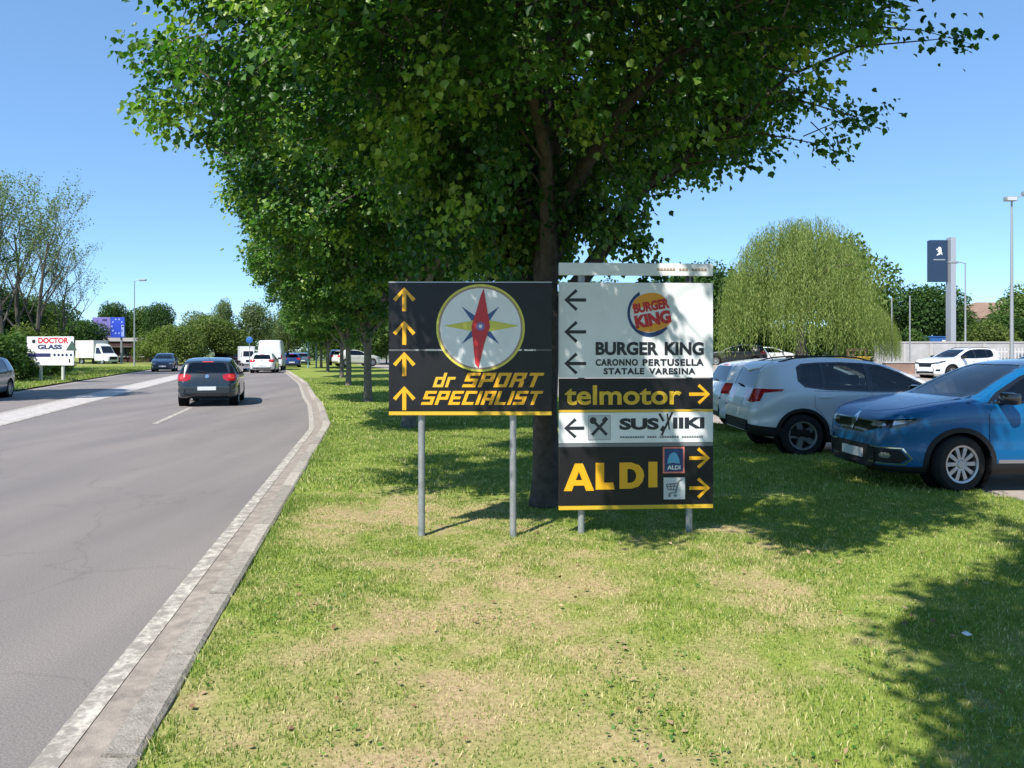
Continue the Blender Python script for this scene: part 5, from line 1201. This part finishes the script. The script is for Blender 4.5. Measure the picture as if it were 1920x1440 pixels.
for k in range(10):
    a = 2 * PI * k / 10; b.lathe([(.001, -.03), (.11, -.03), (.12, 0)], 10, (x_(221) + .72 * math.cos(a), -.1, wz(612, D) + .95 * math.sin(a)), 'y')
b.build('ring_of_dots', M['pale_blue'], p2_); MB().box((x_(231), -.115, wz(620, D)), (.35, .03, 1.5)).build('pale_strip', M['pale_blue'], p2_)
for px in (182, 226): MB().tube([(x_(px), .25, -.2), (x_(px), .25, wz(597, D))], .14, 8).build('post', M['lamp_grey'], bb, 40)

# dark pylon with a pale pillar
D = 66; py_ = empty('advertising_pylon', (wx(1765, D), D, .6), 0, 'tall dark blue pylon with white emblem and pale grey pillar on its right', 'pylon')
x_ = lambda px: (px - 1765) / F * D
zt_ = wz(450, D) - .6
zlo_ = wz(528, D) - .6
pn = MB().box(((x_(1744) + x_(1777)) / 2, .25, (zt_ + zlo_) / 2), (x_(1777) - x_(1744), .5, zt_ - zlo_)).build('blue_panel', mat('pylon_blue', (.018, .04, .085), .4), py_, bevel=.02)
MB().box(((x_(1777.5) + x_(1787)) / 2, -.05, zt_ / 2 + .05), (x_(1787) - x_(1777.5), .8, zt_ + .3)).build('pillar', mat('pylon_grey', (.40, .42, .45), .45, metal=.3), py_, bevel=.02)
MB().box(((x_(1787.5) + x_(1795)) / 2, .6, (wz(500, D) + wz(556, D)) / 2 - .6), (x_(1795) - x_(1787.5), .5, wz(500, D) - wz(556, D))).build('rear_panel', M['pylon_blue'], py_, bevel=.02)
cx_, cz_ = x_(1761), wz(471, D) - .6
flat([[(cx_ + u * .038, cz_ + v * .038) for u, v in pl] for pl in ([(-2,-9),(3,-6),(5,1),(4,8),(0,10),(-3,7),(-1,3),(-4,0),(-1,-3)], [(-6,2),(-3,4),(-4,6),(-7,5)], [(3,-6),(7,-9),(6,-4),(5,-1)], [(-2,-9),(-6,-10),(-4,-6),(-1,-5)])], 0, .03).build('white_emblem', M['plain_white'], pn)
MB().box((x_(1761), -.015, wz(487, D) - .6), (1.0, .03, .10)).build('name_line', M['alu_edge'], pn)

# ------------------------------------------------------------------ walls, buildings, odds and ends in the car park
mat('wall_pale', (.38, .375, .37), .9, noise=.16, nscale=.9); mat('wall_cap', (.42, .41, .40), .9); mat('brick_brown', (.26, .17, .13), .9, noise=.25, nscale=3)
mat('wall_beige', (.55, .47, .36), .9, noise=.1, nscale=.4); mat('tile_roof', (.25, .16, .11), .9, noise=.25, nscale=2); mat('dark_pane', (.03, .035, .04), .2); mat('dark_brick', (.06, .03, .03), .9, noise=.3, nscale=1.5)
mat('bin_blue', (.03, .12, .34), .5); mat('skip_yellow', (.62, .40, .04), .6); mat('wood', (.20, .13, .08), .9, noise=.3, nscale=4); mat('board_pink', (.62, .42, .34), .7); mat('shutter', (.10, .09, .08), .7)
D = 60; zb_ = .6; w0 = wx(1640, D); w1 = wx(2200, D)
wl_ = empty('boundary_wall', ((w0 + w1) / 2, D, zb_), 0, 'long pale concrete wall along the back of the car park', 'wall'); Wd = w1 - w0
MB().box((0, 0, .82), (Wd, .2, 1.75)).build('wall_face', M['wall_pale'], wl_); MB().box((0, 0, 1.74), (Wd, .3, .1)).build('coping', M['wall_cap'], wl_)
for k in range(12): MB().box((-Wd / 2 + .2 + k * Wd / 11.3, -.16, .78), (.22, .12, 1.7)).build('pier', M['wall_cap'], wl_)
b = MB(); fx0, fx1 = wx(1858, 57), wx(2150, 57); k = 0
fe = empty('picket_fence', ((fx0 + fx1) / 2, 57, .55), 0, 'pale picket fence in front of the wall by the right edge', 'fence'); n_ = 46
for k in range(n_): b.box(((k / (n_ - 1) - .5) * (fx1 - fx0), 0, .65), (.07, .04, 1.35))
b.build('pickets', mat('fence_pale', (.55, .54, .53), .8), fe)
for z in (.3, 1.05): MB().box((0, .045, z), (fx1 - fx0, .04, .08)).build('rail', M['fence_pale'], fe)
D = 45; a = empty('low_brick_wall', (wx(1688, D), D, .3), 0, 'low brown brick wall behind the silver crossover roof', 'wall')
MB().box((0, 0, .3), (1.9, .5, .75)).build('wall_face', M['brick_brown'], a, bevel=.01); MB().box((0, 0, .70), (2.0, .6, .07)).build('coping', M['wall_cap'], a)
D = 50; a = empty('yellow_skip', (wx(1596, D), D, .5), .1, 'small yellow skip under the right side of the willow', 'skip')
v = [(-.75,-.5,0),(.75,-.5,0),(.75,.5,0),(-.75,.5,0),(-.95,-.6,.75),(.95,-.6,.75),(.95,.6,.75),(-.95,.6,.75),(-.85,-.52,.72),(.85,-.52,.72),(.85,.52,.72),(-.85,.52,.72),(-.7,-.44,.1),(.7,-.44,.1),(.7,.44,.1),(-.7,.44,.1)]
MB().add(v, [(3,2,1,0),(0,1,5,4),(1,2,6,5),(2,3,7,6),(3,0,4,7),(4,5,9,8),(5,6,10,9),(6,7,11,10),(7,4,8,11),(8,9,13,12),(9,10,14,13),(10,11,15,14),(11,8,12,15),(12,13,14,15)]).build('tub', M['skip_yellow'], a)
MB().tube([(-.97,-.62,.76),(.97,-.62,.76),(.97,.62,.76),(-.97,.62,.76),(-.97,-.62,.76)], .04, 6).build('rim', M['skip_yellow'], a, 40)
a = empty('wooden_pergola', (wx(1632, D), D + 2, .5), 0, 'small brown wooden frame beside the yellow skip', 'pergola')
for x, y in ((-.4, -.4), (.4, -.4), (-.4, .4), (.4, .4)): MB().box((x, y, .55), (.09, .09, 1.25)).build('post', M['wood'], a)
for y in (-.4, .4): MB().box((0, y, 1.22), (1.1, .07, .1)).build('beam', M['wood'], a)
b = MB()
for k in range(5): b.box((-.4 + .2 * k, 0, 1.3), (.05, 1.1, .05))
b.build('slats', M['wood'], a)
D = 54; a = empty('sandwich_board', (wx(1506, D), D, .55), .2, 'pinkish folding board standing under the middle of the willow', 'board')
for s_ in (-1, 1): MB().add([(-.45, s_*.32, 0), (.45, s_*.32, 0), (.22, s_*.05, 1.1), (-.22, s_*.05, 1.1), (-.45, s_*.36, 0), (.45, s_*.36, 0), (.22, s_*.09, 1.12), (-.22, s_*.09, 1.12)], [(0,1,2,3),(4,7,6,5),(0,4,5,1),(1,5,6,2),(2,6,7,3),(3,7,4,0)]).build('panel', M['board_pink'], a)
MB().box((0, 0, 1.11), (.4, .2, .04)).build('hinge', M['wood'], a)
D = 68; a = empty('recycling_container', (wx(1752, D), D, .6), 0, 'blue container behind the pale wall left of the pylon pillar', 'container')
MB().box((0, 0, 1.15), (1.75, 1.3, 2.2)).build('tank', M['bin_blue'], a, bevel=.05); MB().box((0, 0, 2.29), (1.85, 1.4, .1)).build('lid', M['bin_blue'], a, bevel=.02)
for x in (-.6, -.2, .2, .6): MB().box((x, -.68, 1.15), (.1, .06, 2.0)).build('rib', M['bin_blue'], a)
MB().box((.45, -.69, 1.75), (.28, .05, .5)).build('white_label', M['plain_white'], a)
def house(name, x, y, z, w, d, h, rz, label, wm, rows, cols, roof='hip', rh=1.6, group=None):
    o = empty(name, (x, y, z), rz, label, 'building', group)
    MB().box((0, 0, h / 2 - .2), (w, d, h + .4)).build('wall', M[wm], o)
    e = .5
    if roof == 'hip': r_ = MB().add([(-w/2-e,-d/2-e,h),(w/2+e,-d/2-e,h),(w/2+e,d/2+e,h),(-w/2-e,d/2+e,h),(-w/2+d*.4,0,h+rh),(w/2-d*.4,0,h+rh)], [(0,1,5,4),(1,2,5),(2,3,4,5),(3,0,4),(3,2,1,0)]).build('roof', M['tile_roof'], o); MB().box((w*.15, -d*.15, h + rh*.8), (.6, .6, 1.2)).build('chimney', M[wm], r_)
    else: MB().box((0, 0, h + .3), (w + .4, d + .4, .5)).build('roof', M['wall_cap'], o)
    for i_ in range(rows):
        for j in range(cols):
            cx, cz = -w/2 + w * (j + .5) / cols, h * (i_ + .55) / rows
            f = MB().box((cx, -d/2 - .03, cz), (1.15, .08, 1.45)).build('window', M['shutter'], o); MB().box((cx, -d/2 - .08, cz), (.95, .04, 1.25)).build('pane', M['dark_pane'], f)
            f = MB().box((cx, -d/2 - .1, cz - .78), (1.3, .22, .08)).build('sill', M['wall_cap'], o)
    return o
house('beige_house', wx(1850, 112), 112, .5, 9.5, 8, 6.6, -.1, 'beige house showing between the trees right of the pylon', 'wall_beige', 2, 4)
house('tiled_house', wx(1900, 100), 100, .5, 8, 8, 5.4, .15, 'house with reddish tiled roof behind the right edge trees', 'wall_beige', 2, 3, rh=2.2)
sh = house('dark_shop', wx(238, 108), 110, 0, 6.6, 7, 2.9, .1, 'dark red brick shop building under the billboard across the road', 'dark_brick', 1, 3, 'flat')
MB().box((0, -3.9, 2.2), (6.4, .7, .14)).build('canopy', M['shutter'], sh)
for x in (-3, 0, 3): MB().box((x, -4.15, 1.05), (.16, .16, 2.2)).build('canopy_post', M['shutter'], sh)
house('yellow_house', wx(262, 128), 128, 0, 6.5, 7, 4.6, .2, 'pale yellow house top with orange roof behind the dark shop', 'wall_beige', 2, 3, rh=1.2)

# ------------------------------------------------------------------ other trees
tree_kind('willow', willow_tree(), 'bark', 'leaf_willow')
plant('willow', 'willow_tree', wx(1500, 52), 52, .4, 1.0, 'big weeping willow with long hanging yellow green strands', z=.5)
plant('willow', 'willow_tree', wx(1625, 56), 56, 2.4, .46, 'smaller drooping willow at the right flank of the big willow', z=.5)
tree_kind('bare', bare_tree(3, 13.5, .50, 4200), 'bark_far', 'leaf_grey')
BG = 'tall half bare poplars on the left'
for px, D, rz, s, lb in ((8, 50, 0, .88, 'tall half bare poplar at the left edge'), (40, 54, 1.7, .85, 'tall half bare poplar with two straight boughs behind the roadside board'),
                         (66, 50, 3.0, .77, 'half bare poplar with the straightest dark trunk above the roadside board'), (112, 56, 4.4, .60, 'lower half bare tree with spreading crooked boughs, rightmost of the bare ones'), (-40, 52, 5.0, .9, 'tall half bare poplar beyond the left picture edge')):
    plant('bare', 'poplar_tree', wx(px, D), D, rz, s, lb, BG, z=.05)
tree_kind('dark', blob_tree(31, 9.5, 4.4, 2.0, 15000, .30, 13), 'bark_far', 'leaf_dark')
tree_kind('mid', blob_tree(37, 9.0, 4.0, 2.0, 12000, .30, 11), 'bark_far', 'leaf_mid')
tree_kind('olive', blob_tree(41, 8.0, 4.2, 1.5, 11000, .28, 10), 'bark_far', 'leaf_olive')
tree_kind('pale', blob_tree(47, 9.0, 3.8, 2.0, 8500, .28, 9), 'bark_far', 'leaf_pale')
tree_kind('bush', blob_tree(53, 3.0, 1.9, .4, 7000, .17, 9, limbs=5, r0=.06), 'bark_far', 'leaf_mid')
tree_kind('olivebush', blob_tree(59, 3.6, 2.2, .5, 7000, .19, 10, limbs=5, r0=.06), 'bark_far', 'leaf_olive')
FG = 'trees beyond the car park'; LG = 'trees beyond the road'
for key, px, D, rz, s, sz, lb, g in (
    ('mid', 1568, 64, .3, 1.0, 1.22, 'green tree peeping out behind the right side of the willow', FG),
    ('dark', 1400, 70, 1.1, .8, .9, 'dark green tree just showing at the left flank of the willow', FG),
    ('pale', 1655, 78, 2.0, .75, .70, 'pale grey green tree between the willow and the netting poles', FG),
    ('dark', 1738, 76, .7, .88, .82, 'large dark green tree in front of the dark blue pylon', FG),
    ('mid', 1795, 84, 3.0, .6, .66, 'dark green tree right of the pylon pillar', FG),
    ('olive', 1838, 82, 1.4, .5, .52, 'olive green tree in front of the beige house', FG),
    ('dark', 1876, 78, 2.2, .7, .52, 'dark tree in front of the tiled house', FG),
    ('olive', 1905, 90, 2.8, .8, .74, 'brownish green tree near the floodlight mast', FG),
    ('mid', 1940, 80, 4.0, 1.0, .92, 'bright green tree at the right picture edge', FG),
    ('dark', 1305, 72, 4.0, 1.0, 1.0, 'dark tree far behind the tall white sign', FG),
    ('dark', 1120, 84, 5.0, 1.0, .95, 'dark tree far behind the trunk of the big tree', FG),
    ('mid', 980, 90, .3, 1.1, .9, 'green tree far behind the gap between the signs', FG),
    ('dark', 850, 96, 2.3, 1.2, .9, 'dark green tree far behind the compass sign', FG),
    ('mid', 740, 92, 1.3, 1.1, .85, 'green tree seen far under the crowns of the row', FG),
    ('dark', 212, 118, 2.0, .55, .95, 'slim dark tree rising above the billboard', LG),
    ('mid', 268, 125, .3, .78, .98, 'light green tree behind the street lamp', LG),
    ('dark', 300, 120, 1.4, .55, .95, 'dark rounded tree right of the street lamp', LG),
    ('olive', 330, 88, 2.1, .80, .56, 'yellowish olive tree close behind the oncoming dark car', LG),
    ('pale', 420, 100, 1.2, .42, .92, 'slender pale tree with the highest top above the dark hatchback', LG),
    ('pale', 380, 96, 3.3, .78, .72, 'pale feathery tree above the dark hatchback', LG),
    ('olive', 404, 92, .9, .9, .68, 'olive tree beyond the roof of the dark hatchback', LG),
    ('dark', 438, 120, .2, .8, .52, 'dark tree low on the horizon beyond the hatchback', LG),
    ('pale', 477, 104, 4.2, .72, .90, 'pale greyish tree above the white van', LG),
    ('olive', 520, 125, 2.4, 1.0, .72, 'olive tree directly beyond the white van', LG),
    ('pale', 540, 118, 1.0, .7, .92, 'pale tree close to the hanging crowns of the row', LG),
    ('mid', 590, 130, 5.2, 1.1, .85, 'green tree beyond the traffic light', LG),
    ('mid', 650, 120, 3.2, 1.1, .9, 'green tree beyond the far end of the row', LG),
    ('dark', 150, 96, 3.6, .7, .58, 'dark shrub-like tree left of the billboard', LG),
    ('olive', 120, 104, .6, .8, .72, 'olive thicket tree behind the right end of the roadside board', LG),
    ('dark', 82, 100, 1.6, 1.0, .86, 'dark thicket tree behind the middle of the roadside board', LG),
    ('olive', 30, 62, 2.6, .9, .74, 'olive thicket tree behind the poplar trunks', LG),
    ('dark', -20, 58, .6, .9, .7, 'dark thicket tree at the left edge below the poplars', LG),
    ('mid', 690, 100, 2.2, 1.0, .8, 'green tree seen between the third and fourth row trunks', FG)):
    plant(key, 'background_tree', wx(px, D), D, rz, s, lb, g, sz, z=.3 if px > 700 else .0)
for key, px, D, rz, s, lb in (('bush', 10, 41, 0, .85, 'bright green bush left of the roadside board'), ('bush', 38, 44, 1.3, .8, 'bright green bush at the left post of the roadside board'), ('bush', 95, 48, 2.2, .62, 'dark green bush under the roadside board'),
                               ('olivebush', 62, 50, .4, .9, 'olive bush behind the roadside board posts'), ('bush', -28, 39, 4.1, .9, 'green bush above the slate car at the left edge'),
                              ('olivebush', 285, 92, 1.0, 1.0, 'olive bush right of the street lamp foot'), ('olivebush', 350, 84, 2.0, 1.1, 'olive bush beside the oncoming lanes'), ('bush', 445, 100, 2.9, 1.2, 'green bush behind the white lorry cab'),
                              ('bush', 1350, 66, 2.2, 1.0, 'green bush at the left foot of the willow'), ('bush', 1700, 66, .5, 1.0, 'dark bush behind the netting poles'), ('olivebush', 1425, 74, 1.1, 1.1, 'olive bush in the shade left of the willow trunk'), ('bush', 1475, 76, 2.0, 1.2, 'dark green bush directly behind the willow trunk'), ('bush', 1540, 74, 3.0, 1.2, 'dark green bush right of the willow trunk'), ('olivebush', 1600, 75, .2, 1.1, 'olive bush behind the yellow skip'),
                              ('bush', 612, 104, 1.0, 1.6, 'green bush beyond the traffic light posts'), ('olivebush', 645, 100, 2.0, 1.5, 'olive bush seen between thin row trunks'), ('bush', 690, 96, 3.0, 1.5, 'green bush seen left of the thick row trunk'), ('bush', 725, 92, 4.0, 1.5, 'green bush seen beside the left edge of the compass sign'),
                              ('olivebush', 1860, 66, 1.5, 1.0, 'olive bush behind the wall near the floodlight mast')):
    plant(key, 'bush', wx(px, D), D, rz, s, lb, 'bushes at the edges', cat='bush', z=.0 if px < 700 else .4)
plant('row', 'roadside_tree', -21.6, 25.3, .4, .98, 'broad leafy tree left of the road whose shadow falls on the far lanes', 'trees left of the road', z=.05)
# shop leaflet lying in the lawn
pt_ = (wx(1813, 4.35), 4.35); lf = MB().add([(-.05,-.03,.0),(.05,-.025,.012),(.045,.035,.02),(-.05,.03,.006),(-.05,-.03,.002),(.05,-.025,.014),(.045,.035,.022),(-.05,.03,.008)], [(3,2,1,0),(4,5,6,7),(0,1,5,4),(1,2,6,5),(2,3,7,6),(3,0,4,7)]).build('paper_scrap', M['plain_white'])
lf.scale = (.6, .6, .6); lf.location = (pt_[0], pt_[1], gz(*pt_) + .045); lf.rotation_euler = (.1, .2, .6); tag(lf, 'scrap of white paper lying in the shaded lawn', 'litter')
